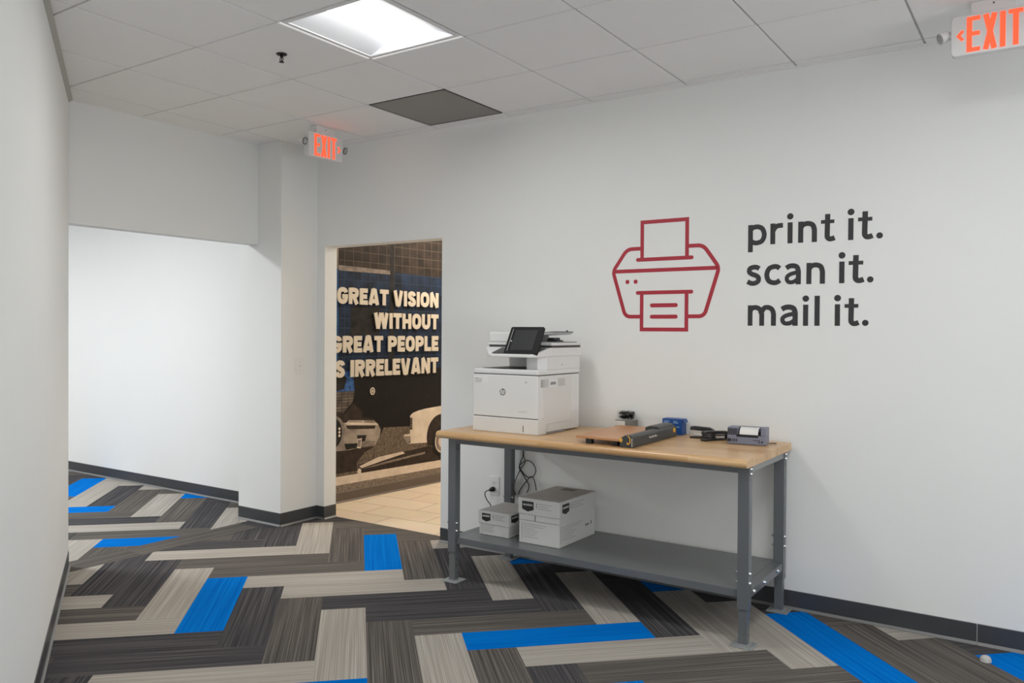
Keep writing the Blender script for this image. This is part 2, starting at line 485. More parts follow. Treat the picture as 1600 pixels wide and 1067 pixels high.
HALL = {('V', -10, 5): 'L', ('H', -12, 3): 'L', ('H', -15, 6): 'B', ('H', -10, 1): 'B', ('V', -11, -2): 'L', ('H', -9, 8): 'B', ('V', -14, 9): 'B',
 ('V', -13, 8): 'L', ('V', -12, 7): 'D', ('V', -11, 6): 'M', ('H', -16, 7): 'L', ('H', -14, 5): 'M', ('H', -13, 4): 'D', ('H', -11, 2): 'M',
 ('V', -9, 4): 'M', ('V', -8, 3): 'D', ('V', -7, 2): 'L', ('H', -13, 12): 'L', ('H', -12, 11): 'L', ('H', -11, 10): 'L', ('H', -10, 9): 'M',
 ('V', -10, -3): 'M', ('H', -9, 0): 'M', ('V', -15, 10): 'D', ('H', -14, 13): 'D', ('V', -9, -4): 'D', ('V', -8, -5): 'D', ('H', -17, 8): 'M', ('V', -12, -1): 'D',
 ('H', -8, 7): 'D', ('H', -7, 6): 'M', ('V', -6, 1): 'M', ('V', -5, 0): 'M', ('H', -8, -1): 'M'}
XS0, XS1 = -1.335, -1.56
herring(MAIN, 12, (0.10, -0.58, 0.975), [lambda p: clip_poly(p, 1, 0, -XS0), lambda p: clip_poly(p, 0, -1, 0.215),
        lambda p: lw_side(p), lambda p: clip_poly(p, -1, 0, XR)], (-22, 26), (-44, 14), 3)
herring(HALL, 5, (0.24, 0.13, 1.0), [lambda p: clip_poly(p, -1, 0, XS1), lambda p: clip_poly(p, 0, -1, 0.2),
        lambda p: clip_poly(p, 0, 1, 4.6), lambda p: clip_poly(p, 1, 0, 7.0)], (-42, 8), (-24, 34), 5)
yy = -2.2
for k, c in enumerate('MMDM'):
    y1 = yy + 0.914
    p = [(XS1, yy), (XS0, yy), (XS0, min(y1, 0.2)), (XS1, min(y1, 0.2))]
    fi = len(fl.f)
    fl.add([(x, y, 0) for x, y in p], [(0, 1, 2, 3)], CM[c])
    fl.uv[fi] = [(y + k * 3.3, x + k * 1.7) for x, y in p]
    yy = y1
struct('floor', fl, [C_LIGHT, C_DARK, C_MID, C_BLUE])

# tile floor of the room beyond the doorway
def tile_floor():
    m = bpy.data.materials.new('beige_floor_tile'); m.use_nodes = True
    nt = m.node_tree; b = nt.nodes['Principled BSDF']; b.inputs['Roughness'].default_value = 0.45
    tc = nt.nodes.new('ShaderNodeTexCoord')
    mp = nt.nodes.new('ShaderNodeMapping'); mp.inputs['Rotation'].default_value = (0, 0, math.radians(-3.6)); mp.inputs['Location'].default_value = (0.1, 0.12, 0)
    br = nt.nodes.new('ShaderNodeTexBrick')
    br.inputs['Scale'].default_value = 1; br.inputs['Brick Width'].default_value = 0.61; br.inputs['Row Height'].default_value = 0.305
    br.inputs['Mortar Size'].default_value = 0.005
    br.inputs['Color1'].default_value = lin(226, 209, 186); br.inputs['Color2'].default_value = lin(218, 200, 175); br.inputs['Mortar'].default_value = lin(168, 146, 120)
    nt.links.new(tc.outputs['Object'], mp.inputs['Vector']); nt.links.new(mp.outputs['Vector'], br.inputs['Vector'])
    nz = nt.nodes.new('ShaderNodeTexNoise'); nz.inputs['Scale'].default_value = 6; nz.inputs['Detail'].default_value = 4
    nt.links.new(tc.outputs['Object'], nz.inputs['Vector'])
    mx = nt.nodes.new('ShaderNodeMix'); mx.data_type = 'RGBA'; mx.blend_type = 'MULTIPLY'; mx.inputs['Factor'].default_value = 0.15
    nt.links.new(br.outputs['Color'], mx.inputs['A']); nt.links.new(nz.outputs['Color'], mx.inputs['B'])
    nt.links.new(mx.outputs['Result'], b.inputs['Base Color'])
    return m
f2 = MB(); f2.box(-1.9, 2.6, 0.216, 3.4, -0.05, 0.001)
struct('floor_foyer', f2, tile_floor())

# ceiling: lay-in tiles standing slightly proud of the tees
ce = MB()
for bx in ((-1.6, T, -7.6, VB + .06), (2 * T, XR, -7.6, VB + .06), (T, 2 * T, -7.6, -3 * T), (T, 2 * T, -2 * T, VB + .06)):
    ce.box(*bx, H + 0.006, H + 0.05, 1)
FIXT = {(1, -3)}
VENT = {(0, -1)}
gp = 0.006
for i in range(-3, 13):
    for j in range(-12, 1):
        if (i, j) in FIXT or (i, j) in VENT: continue
        p = [(i * T + gp, j * T + gp), ((i + 1) * T - gp, j * T + gp), ((i + 1) * T - gp, (j + 1) * T - gp), (i * T + gp, (j + 1) * T - gp)]
        p = clip_poly(p, 0, -1, VB + 0.01); p = clip_poly(p, 1, 0, 1.5); p = clip_poly(p, -1, 0, XR - 0.02)
        p = clip_poly(p, LN.x, LN.y, -(LN.x * LX + LN.y * LY) + 0.03)
        if len(p) >= 3: ce.prism(p, H, H + 0.007)
struct('ceiling', ce, [M_CEIL, M_TEE])
c2 = MB(); c2.box(-8.0, -1.58, -4.6, VB + 0.1, H, H + 0.05)
struct('ceiling_hall', c2, M_CEIL)
c3 = MB(); c3.box(-1.9, 2.6, VB + WT - 0.01, 3.4, H + 0.001, H + 0.05)
struct('ceiling_foyer', c3, M_CEIL)

# walls
DX0, DX1, DZ = -1.13, 0.034, 2.122
wb = MB()
prof = [(-8.0, 0), (DX0, 0), (DX0, DZ), (DX1, DZ), (DX1, 0), (XR, 0), (XR, H), (-8.0, H)]
def wall_y(mb, rects, y0, y1):
    for x0, x1, z0, z1 in rects: mb.box(x0, x1, y0, y1, z0, z1)
wall_y(wb, [(-8.0, DX0, 0, H), (DX0, DX1, DZ, H), (DX1, XR, 0, H)], VB, VB + WT)
struct('wall_back', wb, M_WALL)
wp_ = MB(); wp_.box(-1.70, -1.213, YP, VB - 0.0005, 0, H)
struct('wall_pillar', wp_, M_WALL)
wh = MB(); wh.box(XH - 0.105, XH, LY - 0.2, YP - 0.0005, HB, H)
struct('wall_header', wh, M_WALL)
wl = MB()
far = 11.0
e0 = Vector((LX, LY)); e1 = e0 + LD * far
wl.prism([tuple(e0), tuple(e0 - LN * 0.13), tuple(e1 - LN * 0.13), tuple(e1)], 0, H + 0.04)
struct('wall_left', wl, M_WALL)
wr = MB(); wr.box(XR, XR + 0.1, -7.7, VB, 0, H)
struct('wall_right', wr, M_WALL)
whs = MB(); whs.box(-1.66, -1.53, -4.6, LY - 0.12, 0, H)
struct('wall_hall_side', whs, M_WALL)
whf = MB(); whf.box(-8.1, -8.0, -4.6, VB + 0.1, 0, H); 
struct('wall_hall_end', whf, M_WALL)
whb = MB(); whb.box(-8.0, -1.53, -4.7, -4.6, 0, H)
struct('wall_hall_front', whb, M_WALL)
# foyer walls; the mural wall stands at a slight angle
MA = Vector((-1.483, 0.547)); MD = Vector((0.0633, 0.998)).normalized(); MN = Vector((MD.y, -MD.x))
wm = MB()
m0 = MA - MD * 0.33; m1 = MA + MD * 2.9
wm.prism([tuple(m0), tuple(m1), tuple(m1 - MN * 0.1), tuple(m0 - MN * 0.1)], 0, H)
struct('wall_mural', wm, M_WALL)
wf = MB(); wf.box(-1.6, 2.6, 3.35, 3.45, 0, H); struct('wall_foyer_back', wf, M_WALL)
wf = MB(); wf.box(2.5, 2.6, VB + WT, 3.35, 0, H); struct('wall_foyer_right', wf, M_WALL)

# baseboards: straight vinyl strip with a small cove toe
def baseboard(name, runs, h=0.10):
    mb = MB()
    for (ax, ay), (bx, by) in runs:
        a = Vector((ax, ay)); b = Vector((bx, by)); d = (b - a).normalized(); n = Vector((-d.y, d.x))
        def tf(p, q, r): 
            w = a + d * r + n * p
            return (w.x, w.y, q)
        L = (b - a).length
        mb.prism([(0, 0.0), (0.0035, 0.0), (0.0035, h - 0.003), (0.001, h), (0, h)], 0, L, 0, tf)
        mb.prism([(0.0035, 0.0), (0.013, 0.0), (0.013, 0.002), (0.0075, 0.007), (0.0035, 0.014)], 0, L, 1, tf)
    return struct(name, mb, [M_BASE, M_BASE_TOE])
E0 = (LX, LY)
baseboard('baseboard_back', [((3.2985, VB), (DX1, VB)), ((XR, VB), (3.3015, VB))])
baseboard('baseboard_pillar', [((-1.213, YP), (-1.70, YP)), ((-1.213, VB), (-1.213, YP - 0.0035)), ((DX0, VB), (-1.213, VB)), ((DX0, VB + WT), (DX0, VB))])
baseboard('baseboard_left', [(E0, tuple(e1))])
baseboard('baseboard_hall', [((-1.70, VB), (-7.95, VB))])
baseboard('baseboard_door', [((DX1, VB), (DX1, VB + WT))])
# along the left wall, under the ceiling: a grey wall angle
tr = MB()
def tfl(p, q, r):
    w = e0 + LD * r + LN * p
    return (w.x, w.y, q)
tr.prism([(0, H), (0, H - 0.022), (0.004, H - 0.022), (0.022, H - 0.004), (0.022, H)], 0, far, 0, tfl)
struct('trim_left', tr, M_TRIM)
tb = MB()
tb.box(XH, XR, VB - 0.018, VB, H - 0.0025, H + 0.004)
tb.box(XH, XH + 0.018, LY, YP, H - 0.0025, H + 0.004)
struct('trim_back', tb, M_CEIL)

# ------------------------------------------------------------------ mural on the foyer wall (one flat print)
def mural_mat(name, c1, c2, scale, detail=4, kind='noise', bw=.1, rh=.075, mortar=None, ms=.008, lo=.35, hi=.65, stretch=(1, 1, 1)):
    m = bpy.data.materials.new(name); m.use_nodes = True
    nt = m.node_tree; b = nt.nodes['Principled BSDF']; b.inputs['Roughness'].default_value = 0.6; b.inputs['Specular IOR Level'].default_value = 0.2
    uv = nt.nodes.new('ShaderNodeUVMap')
    mp = nt.nodes.new('ShaderNodeMapping'); mp.inputs['Scale'].default_value = stretch
    nt.links.new(uv.outputs['UV'], mp.inputs['Vector'])
    nz = nt.nodes.new('ShaderNodeTexNoise'); nz.inputs['Scale'].default_value = scale; nz.inputs['Detail'].default_value = detail
    if detail > 6: nz.inputs['Roughness'].default_value = .75; nz.inputs['Distortion'].default_value = 1.2
    nt.links.new(mp.outputs['Vector'], nz.inputs['Vector'])
    cr = nt.nodes.new('ShaderNodeValToRGB')
    cr.color_ramp.elements[0].position = lo; cr.color_ramp.elements[0].color = c1
    cr.color_ramp.elements[1].position = hi; cr.color_ramp.elements[1].color = c2
    nt.links.new(nz.outputs['Fac'], cr.inputs['Fac'])
    if kind == 'brick':
        br = nt.nodes.new('ShaderNodeTexBrick'); br.offset = 0.0
        br.inputs['Scale'].default_value = 1; br.inputs['Brick Width'].default_value = bw; br.inputs['Row Height'].default_value = rh
        br.inputs['Mortar Size'].default_value = ms; br.inputs['Mortar Smooth'].default_value = 0.6
        br.inputs['Mortar'].default_value = mortar
        nt.links.new(uv.outputs['UV'], br.inputs['Vector'])
        nt.links.new(cr.outputs['Color'], br.inputs['Color1'])
        mx = nt.nodes.new('ShaderNodeMix'); mx.data_type = 'RGBA'; mx.blend_type = 'MULTIPLY'; mx.inputs['Factor'].default_value = 1
        mx.inputs['B'].default_value = (0.55, 0.55, 0.55, 1)
        nt.links.new(cr.outputs['Color'], mx.inputs['A']); nt.links.new(mx.outputs['Result'], br.inputs['Color2'])
        nt.links.new(br.outputs['Color'], b.inputs['Base Color'])
    else:
        nt.links.new(cr.outputs['Color'], b.inputs['Base Color'])
    return m
PM = [
 mural_mat('print_dark', (.006, .006, .006, 1), (.02, .018, .016, 1), 14),                                                   # 0
 mural_mat('print_brown_block', lin(38, 30, 25), lin(58, 47, 39), 9, 4, 'brick', .098, .083, lin(88, 77, 66), .003),          # 1
 mural_mat('print_blue_block', lin(15, 23, 38), lin(30, 50, 78), 7, 4, 'brick', .098, .083, lin(42, 60, 84), .003),             # 2
 mural_mat('print_bush', (.006, .005, .005, 1), lin(42, 36, 31), 22, 8, lo=.5, hi=.85),                                        # 3
 mural_mat('print_grass', lin(38, 31, 26), lin(150, 132, 114), 34, 10, lo=.34, hi=.76, stretch=(1.5, .8, 1)),                   # 4
 mural_mat('print_white_car', lin(196, 182, 164), lin(218, 204, 186), 6),                                                      # 5
 mural_mat('print_chrome', lin(118, 107, 97), lin(168, 155, 141), 8, 5, lo=.35, hi=.7),                                      # 6
 mural_mat('print_kerb', lin(196, 180, 162), lin(214, 198, 180), 10),                                                          # 7
 mural_mat('print_gravel', lin(64, 54, 46), lin(170, 154, 138), 60, 9, lo=.36, hi=.68),                                        # 8
 mural_mat('print_brick', lin(74, 66, 60), lin(122, 110, 100), 10, 4, 'brick', .07, .025, lin(52, 46, 42), .004),               # 9
 mural_mat('print_blue_strip', lin(24, 66, 106), lin(36, 84, 128), 6),                                                         # 10
 mural_mat('print_grey', lin(104, 94, 86), lin(140, 128, 118), 16),                                                             # 11
 mural_mat('print_dark_brown', lin(40, 32, 27), lin(56, 46, 40), 20),                                                            # 12
 mural_mat('print_blue_bright', lin(30, 62, 110), lin(64, 104, 158), 26, 5),                                                     # 13
]
mu = MB()
lay = [0]
def mural_at(s, z, d=0.0):
    w = MA + MD * s + MN * d
    return (w.x, w.y, z)
def mp_poly(pts, mi):
    lay[0] += 1
    d = 0.001 + 0.0001 * lay[0]
    fi = len(mu.f)
    mu.add([mural_at(s, z, d) for s, z in pts], [tuple(range(len(pts)))], mi)
    mu.uv[fi] = [(s, z) for s, z in pts]
def ell(s, z, rs, rz, n=28, a0=0, a1=360):
    return [(s + rs * math.cos(math.radians(a0 + (a1 - a0) * k / n)), z + rz * math.sin(math.radians(a0 + (a1 - a0) * k / n))) for k in range(n + (a1 - a0 < 360))]
S0, S1 = -0.3, 1.75
mp_poly([(S0, .09), (S1, .09), (S1, 2.6), (S0, 2.6)], 0)
mp_poly([(.03, 2.02), (S1, 1.985), (S1, 2.6), (.03, 2.6)], 1)
mp_poly([(.03, 1.03), (S1, 1.03), (S1, 1.985), (.03, 2.02)], 2)
mp_poly([(S0, 1.1), (.028, 1.1), (.028, 2.0), (S0, 2.0)], 10)
mp_poly([(S0, 2.0), (.028, 2.0), (.028, 2.6), (S0, 2.6)], 11)
mp_poly([(.03, 1.985), (.64, 1.985), (.64, 2.02), (.03, 2.03)], 11)
mp_poly([(.63, 1.06), (.69, 1.06), (.675, 2.6), (.63, 2.6)], 0)
mp_poly([(.165, 1.43), (.5, 1.44), (.505, 1.69), (.165, 1.68)], 0)
mp_poly([(S0, .94), (.22, .94), (.205, 1.12), (S0, 1.12)], 13)
mp_poly([(-.02, .95), (.09, .97), (.13, 1.06), (.05, 1.13), (-.02, 1.13)], 0)
mp_poly([(S0, .72), (.28, .72), (.215, .95), (S0, .95)], 9)
mp_poly([(.09, .72), (.1, .775), (.19, .85), (.215, .94), (.2, 1.06), (.26, 1.1), (.6, 1.12), (S1, 1.12), (S1, .5), (.3, .55)], 3)
mp_poly([(.09, .74), (.2, .84), (.3, .77), (.3, .7), (.15, .70)], 12)
mp_poly([(S0, .2), (S1, .2), (S1, .46), (.93, .58), (.56, .6), (.5, .5), (S0, .45)], 4)
mp_poly([(S0, .20), (.25, .22), (.26, .3), (.5, .32), (.7, .345), (1.16, .37), (1.3, .30), (S1, .30), (S1, .2)], 12)
mp_poly([(.27, .285), (.5, .34), (.8, .355), (.83, .335), (.55, .30), (.3, .265)], 7)
mp_poly([(.3, .255), (.6, .29), (1.1, .32), (1.1, .30), (.6, .27)], 8)
mp_poly([(S0, .25), (.09, .25), (.25, .25), (.24, .32), (.33, .4), (.45, .44), (S0, .47)], 12)
# dark car on the left, its tail to the viewer
mp_poly([(S0, .79), (.008, .776), (.137, .743), (.425, .684), (.49, .638), (.525, .583), (.51, .522), (.46, .455), (.25, .448), (.154, .44), (S0, .455)], 6)
mp_poly([(S0, .80), (.008, .785), (.14, .752), (.425, .69), (.46, .672), (.15, .70), (.12, .68), (S0, .70)], 12)
mp_poly(ell(-.02, .60, .125, .15), 11)
mp_poly(ell(-.03, .60, .105, .13), 0)
for dz in (-.03, 0, .03): mp_poly(ell(.045, .605 + dz, .012, .012, 12), 7)
mp_poly([(.11, .675), (.13, .66), (.45, .632), (.49, .628), (.47, .648), (.14, .682)], 7)
mp_poly([(.12, .655), (.13, .63), (.16, .62), (.45, .60), (.46, .625)], 12)
mp_poly([(.30, .684), (.31, .65), (.32, .684)], 7)
mp_poly([(.24, .56), (.355, .552), (.33, .50), (.26, .50)], 0)
mp_poly([(.245, .525), (.30, .53), (.285, .44), (.235, .45)], 7)
mp_poly([(.25, .515), (.29, .52), (.28, .455), (.245, .46)], 11)
mp_poly([(.10, .50), (.25, .49), (.24, .45), (.12, .445)], 0)
mp_poly([(.34, .50), (.46, .49), (.44, .46), (.34, .455)], 11)
# white car on the right, its nose to the viewer
mp_poly([(.893, .51), (.893, .679), (.93, .704), (1.0, .72), (1.1, .733), (1.33, .745), (S1, .75), (S1, .40), (1.118, .405), (.86, .42), (.81, .49), (.815, .515)], 5)
mp_poly([(.893, .55), (.893, .665), (.925, .66), (.925, .55)], 12)
for k in range(5): mp_poly([(.898, .57 + k * .02), (.898, .578 + k * .02), (.92, .578 + k * .02), (.92, .57 + k * .02)], 11)
mp_poly([(.812, .515), (.895, .515), (.905, .425), (.86, .42), (.815, .49)], 11)
mp_poly([(.82, .51), (.895, .51), (.895, .49), (.82, .495)], 7)
mp_poly(ell(1.32, .45, .20, .215, 30, -30, 200), 12)
mp_poly(ell(1.33, .40, .135, .15), 0)
mp_poly(ell(1.335, .40, .10, .115), 7)
mp_poly(ell(1.335, .40, .085, .10), 11)
mp_poly(ell(1.335, .40, .05, .06), 7)
# lamp in the bush, kerb, gravel
mp_poly(ell(.42, .936, .03, .034, 20), 7)
mp_poly(ell(.42, .936, .021, .025, 20), 11)
mp_poly(ell(.42, .936, .009, .01, 12), 7)
mp_poly([(S0, .155), (S1, .14), (S1, .212), (S0, .228)], 7)
mp_poly([(S0, .09), (S1, .09), (S1, .14), (S0, .155)], 8)
mp_poly([(.25, .22), (.29, .215), (.29, .255), (.265, .27), (.245, .25)], 7)
mural = mu.build('wall_mural_print', PM)
tag(mural, 'black, sepia and blue photo mural of two parked cars on the wall beyond the doorway', 'mural')
bmr = MB()
a = MA + MD * 1.75; b_ = MA - MD * 0.3
M_BASE_BR = mat('brown_vinyl', lin(92, 80, 70), 0.45, noise=0.06)
d_ = (b_ - a).normalized(); n_ = MN
def tfm(p, q, r):
    w = a + d_ * r + n_ * p
    return (w.x, w.y, q)
bmr.prism([(0, 0), (0.02, 0), (0.02, 0.005), (0.012, 0.015), (0.012, 0.086), (0.009, 0.09), (0, 0.09)], 0, (b_ - a).length, 0, tfm)
struct('baseboard_foyer', bmr, M_BASE_BR)

# raised quote on the mural
M_CREAM = mat('cream_letter', lin(198, 188, 172), 0.5, noise=0.02)
q = thing('wall_quote', 'raised cream capital letters reading GREAT VISION WITHOUT GREAT PEOPLE IS IRRELEVANT on the mural', 'lettering', mural_at(0.7, 1.2, 0.01))
G25 = caps(CS)
for txt, y, h in (('GREAT VISION', 1.702, .140), ('WITHOUT', 1.492, .142), ('GREAT PEOPLE', 1.284, .142), ('IS IRRELEVANT', 1.072, .146)):
    mb = MB()
    put(mb, cap_line(txt, G25, h, 1.262, y, .168, CS, .055), mural_at(0, 0, 0.0095), (MD.x, MD.y, 0), (0, 0, 1), 0.009)
    mb.build('text_line', M_CREAM, q)

# ------------------------------------------------------------------ vinyl decals on the back wall
lg = MB()
W2 = 0.0222
RT, UP = (1, 0, 0), (0, 0, 1)
logo = []
def arc_corner(p0, c, p1, k=6):
    return [tuple((1 - t) ** 2 * p0[d] + 2 * t * (1 - t) * c[d] + t * t * p1[d] for d in (0, 1)) for t in [i / k for i in range(k + 1)]]
cx = 1.6915
logo += ribbon([(1.5515, 1.903), (1.5515, 2.123), (1.8315, 2.123), (1.8315, 1.903)], W2)
logo += ribbon([(1.524, 1.9028), (1.860, 1.9028)], W2, rnd=True)
for sgn in (-1, 1):
    X = lambda v: cx + sgn * v
    side = [(X(.149), 1.969)] + arc_corner((X(.205), 1.969), (X(.24), 1.969), (X(.262), 1.935)) + arc_corner((X(.314), 1.862), (X(.331), 1.838), (X(.322), 1.812)) \
        + arc_corner((X(.256), 1.598), (X(.246), 1.566), (X(.212), 1.566)) + [(X(.149), 1.566)]
    logo += ribbon(side, W2)
logo += ribbon([(1.372, 1.838), (2.012, 1.838)], W2)
logo += [disc(1.4575, 1.7738, .0128), disc(1.511, 1.7738, .0128)]
logo += ribbon([(1.5245, 1.707), (1.860, 1.707)], W2, rnd=True)
logo += ribbon([(1.5515, 1.707), (1.5515, 1.490), (1.8315, 1.490), (1.8315, 1.707)], W2)
for z in (1.6315, 1.565): logo += ribbon([(1.6165, z), (1.7665, z)], W2 * 1.05, rnd=True)
put(lg, logo, (0, VB, 0), RT, UP, 0.0012)
tag(lg.build('wall_decal', M_RED), 'red line drawing of a printer on the white wall above the workbench', 'wall decal')

sl = thing('wall_slogan', 'dark grey lettering print it. scan it. mail it. on the white wall', 'lettering', (2.5, VB, 1.5))
XHT = 0.1115
for txt, z0, xs in (
    ('print it.', 1.9525, [(2.1848, 2.2854), (2.3058, 2.374), (2.3971, 2.4222), (2.4523, 2.5474), (2.5675, 2.6371), None, (2.7026, 2.7267), (2.7488, 2.8198), (2.8358, 2.8665)]),
    ('scan it.', 1.7325, [(2.177, 2.2562), (2.2757, 2.3614), (2.3825, 2.468), (2.4968, 2.5898), None, (2.661, 2.6854), (2.7058, 2.7796), (2.7938, 2.8258)]),
    ('mail it.', 1.5128, [(2.1871, 2.3393), (2.3606, 2.4549), (2.4820, 2.5073), (2.5400, 2.5655), None, (2.6417, 2.6662), (2.6887, 2.7581), (2.7724, 2.8056)])):
    mb = MB()
    for ch, x in zip(txt, xs):
        if x is None: continue
        w, g = LOW[ch]
        sx = (x[1] - x[0]) / w
        put(mb, glyph(g, sx, XHT, x[0], z0), (0, VB, 0), RT, UP, 0.0012)
    mb.build('text_line', M_DARKV, sl)

# ------------------------------------------------------------------ ceiling things
lt = thing('ceiling_light', 'square recessed ceiling light with a bright centre lens, glowing white', 'ceiling light', (1.5 * T, -2.5 * T, H))
x0, x1, y0, y1 = T, 2 * T, -3 * T, -2 * T
fr = MB()
b = 0.034
g = 0.009
for bx in ((x0 + g, x1 - g, y0 + g, y0 + b), (x0 + g, x1 - g, y1 - b, y1 - g), (x0 + g, x0 + b, y0 + b, y1 - b), (x1 - b, x1 - g, y0 + b, y1 - b)):
    fr.box(*bx, H + 0.0005, H + 0.02)
fr.build('frame', mat('light_frame', (.78, .78, .78, 1), .4), lt, bevel=.0015)
for bx in ((x0 + .001, x0 + .008, y0 + .012, y1 - .012), (x0 + .012, x1 - .012, y1 - .008, y1 - .001)):  # emissive strips painted in as a bright light leak along two frame edges
    gl = MB(); gl.box(*bx, H + .003, H + .006); gl.build('leak_glow', mat('leak_glow', (.9, .9, .9, 1), .5, emit=(1, 1, 1, 1), estr=1.0), lt)
pn = MB()
zi = H + 0.062
M_PAN = mat('light_reflector', (.88, .90, .93, 1), .6)
xa, xb, ya, yb = x0 + b - .002, x1 - b + .002, y0 + b + .0015, y1 - b - .0015
xl, xr = xa + .150, xb - .150
pn.add([(xa, ya, H + .004), (xa, yb, H + .004), (xl, yb, zi), (xl, ya, zi)], [(0, 1, 2, 3)])
pn.add([(xb, ya, H + .004), (xb, yb, H + .004), (xr, yb, zi), (xr, ya, zi)], [(0, 1, 2, 3)])
pn.add([(xa, ya, H + .004), (xl, ya, zi), (xr, ya, zi), (xb, ya, H + .004)], [(0, 1, 2, 3)])
pn.add([(xa, yb, H + .004), (xl, yb, zi), (xr, yb, zi), (xb, yb, H + .004)], [(0, 1, 2, 3)])
pn.box(x0 + .012, x1 - .012, y0 + .012, y1 - .012, zi + .004, zi + .02)
pn.build('reflector', M_PAN, lt)
ln = MB()
prof = [(xl + (xr - xl) * k / 10, zi - .056 * math.sin(PI * k / 10)) for k in range(11)]
ln.add([(x, y, z) for x, z in prof for y in (ya + .003, yb - .003)], [(2 * k, 2 * k + 1, 2 * k + 3, 2 * k + 2) for k in range(10)], 0, True)
ln.build('lens', mat('light_lens', (.9, .9, .9, 1), .5, emit=(1.0, .99, .97, 1), estr=7.0), lt)
area_light('troffer_lamp', ((x0 + x1) / 2, (y0 + y1) / 2, H - 0.006), 0.52, FIX_POWER, LAMP, spread=176)

vt = thing('ceiling_vent', 'square dark grey return air grille set in the ceiling near the doorway', 'vent', (0.5 * T, -0.5 * T, H))
def perf():
    m = bpy.data.materials.new('perforated_grey'); m.use_nodes = True
    nt = m.node_tree; b = nt.nodes['Principled BSDF']; b.inputs['Roughness'].default_value = .6; b.inputs['Specular IOR Level'].default_value = .2
    tc = nt.nodes.new('ShaderNodeTexCoord'); vo = nt.nodes.new('ShaderNodeTexVoronoi'); vo.inputs['Scale'].default_value = 160; vo.inputs['Randomness'].default_value = 0
    nt.links.new(tc.outputs['Object'], vo.inputs['Vector'])
    cr = nt.nodes.new('ShaderNodeValToRGB')
    cr.color_ramp.elements[0].position = .25; cr.color_ramp.elements[0].color = (.14, .135, .125, 1)
    cr.color_ramp.elements[1].position = .4; cr.color_ramp.elements[1].color = (.34, .325, .30, 1)
    nt.links.new(vo.outputs['Distance'], cr.inputs['Fac']); nt.links.new(cr.outputs['Color'], b.inputs['Base Color'])
    return m
vm = MB(); vm.box(.01, T - .01, -T + .01, -.01, H + .001, H + .006)
vm.build('panel', perf(), vt)
vm = MB()
for bx in ((.005, T - .005, -T + .005, -T + .012), (.005, T - .005, -.012, -.005), (.005, .012, -T + .012, -.012), (T - .012, T - .005, -T + .012, -.012)):
    vm.box(*bx, H - .001, H + .006)
vm.build('frame', mat('dark_grey_frame', lin(84, 80, 76), .5), vt)

sp = thing('fire_sprinkler', 'small black pendent fire sprinkler in the ceiling left of the light', 'sprinkler', (.288, -1.533, H))
M_SPR = mat('sprinkler_black', (.02, .02, .02, 1), .35, metal=.6)
m_ = MB(); m_.lathe([(0, -.001), (.034, -.001), (.036, -.004), (.03, -.009), (.017, -.012), (0, -.012)], (.288, -1.533, H)); m_.build('escutcheon', M_SPR, sp)
m_ = MB(); m_.cyl((.288, -1.533, H - .01), (.288, -1.533, H - .026), .011, .008)
for s in (-1, 1): m_.tube([(.288 + s * .009, -1.533, H - .02), (.288 + s * .016, -1.533, H - .034), (.288 + s * .011, -1.533, H - .047), (.288, -1.533, H - .053)], .0028)
m_.cyl((.288, -1.533, H - .024), (.288, -1.533, H - .05), .003); m_.build('frame_arms', M_SPR, sp)
m_ = MB(); m_.lathe([(0, -.053), (.017, -.053), (.018, -.055), (0, -.056)], (.288, -1.533, H)); m_.build('deflector', M_SPR, sp)
sp.scale = (.78, .78, .78)

def rounded_rect(w, h, r, n=6):
    out = []
    for cx_, cy_, a0 in ((w / 2 - r, h / 2 - r, 0), (-w / 2 + r, h / 2 - r, 90), (-w / 2 + r, -h / 2 + r, 180), (w / 2 - r, -h / 2 + r, 270)):
        for k in range(n + 1):
            t = math.radians(a0 + 90 * k / n); out.append((cx_ + r * math.cos(t), cy_ + r * math.sin(t)))
    return out
M_SIGN = mat('exit_sign_white', (.72, .71, .70, 1), .45, noise=.01)
M_LENS = mat('lamp_lens_grey', lin(186, 188, 188), .3, noise=.2, nscale=120)
M_RING = mat('lamp_ring_grey', lin(92, 90, 86), .4)
EC = .135
G20 = {'E': (.34, [K((EC / 2, 0), (EC / 2, 1)), ('w', .115, ((EC / 2, .9425), (.34, .9425))), ('w', .115, ((EC / 2, .51), (.33, .51))), ('w', .115, ((EC / 2, .0575), (.34, .0575)))]),
       'X': (.345, [K((.065, 0), (.28, 1)), K((.28, 0), (.065, 1))]), 'I': (.135, [K((.0675, 0), (.0675, 1))]),
       'T': (.35, [K((.175, 0), (.175, 1)), ('w', .115, ((0, .9425), (.35, .9425)))])}
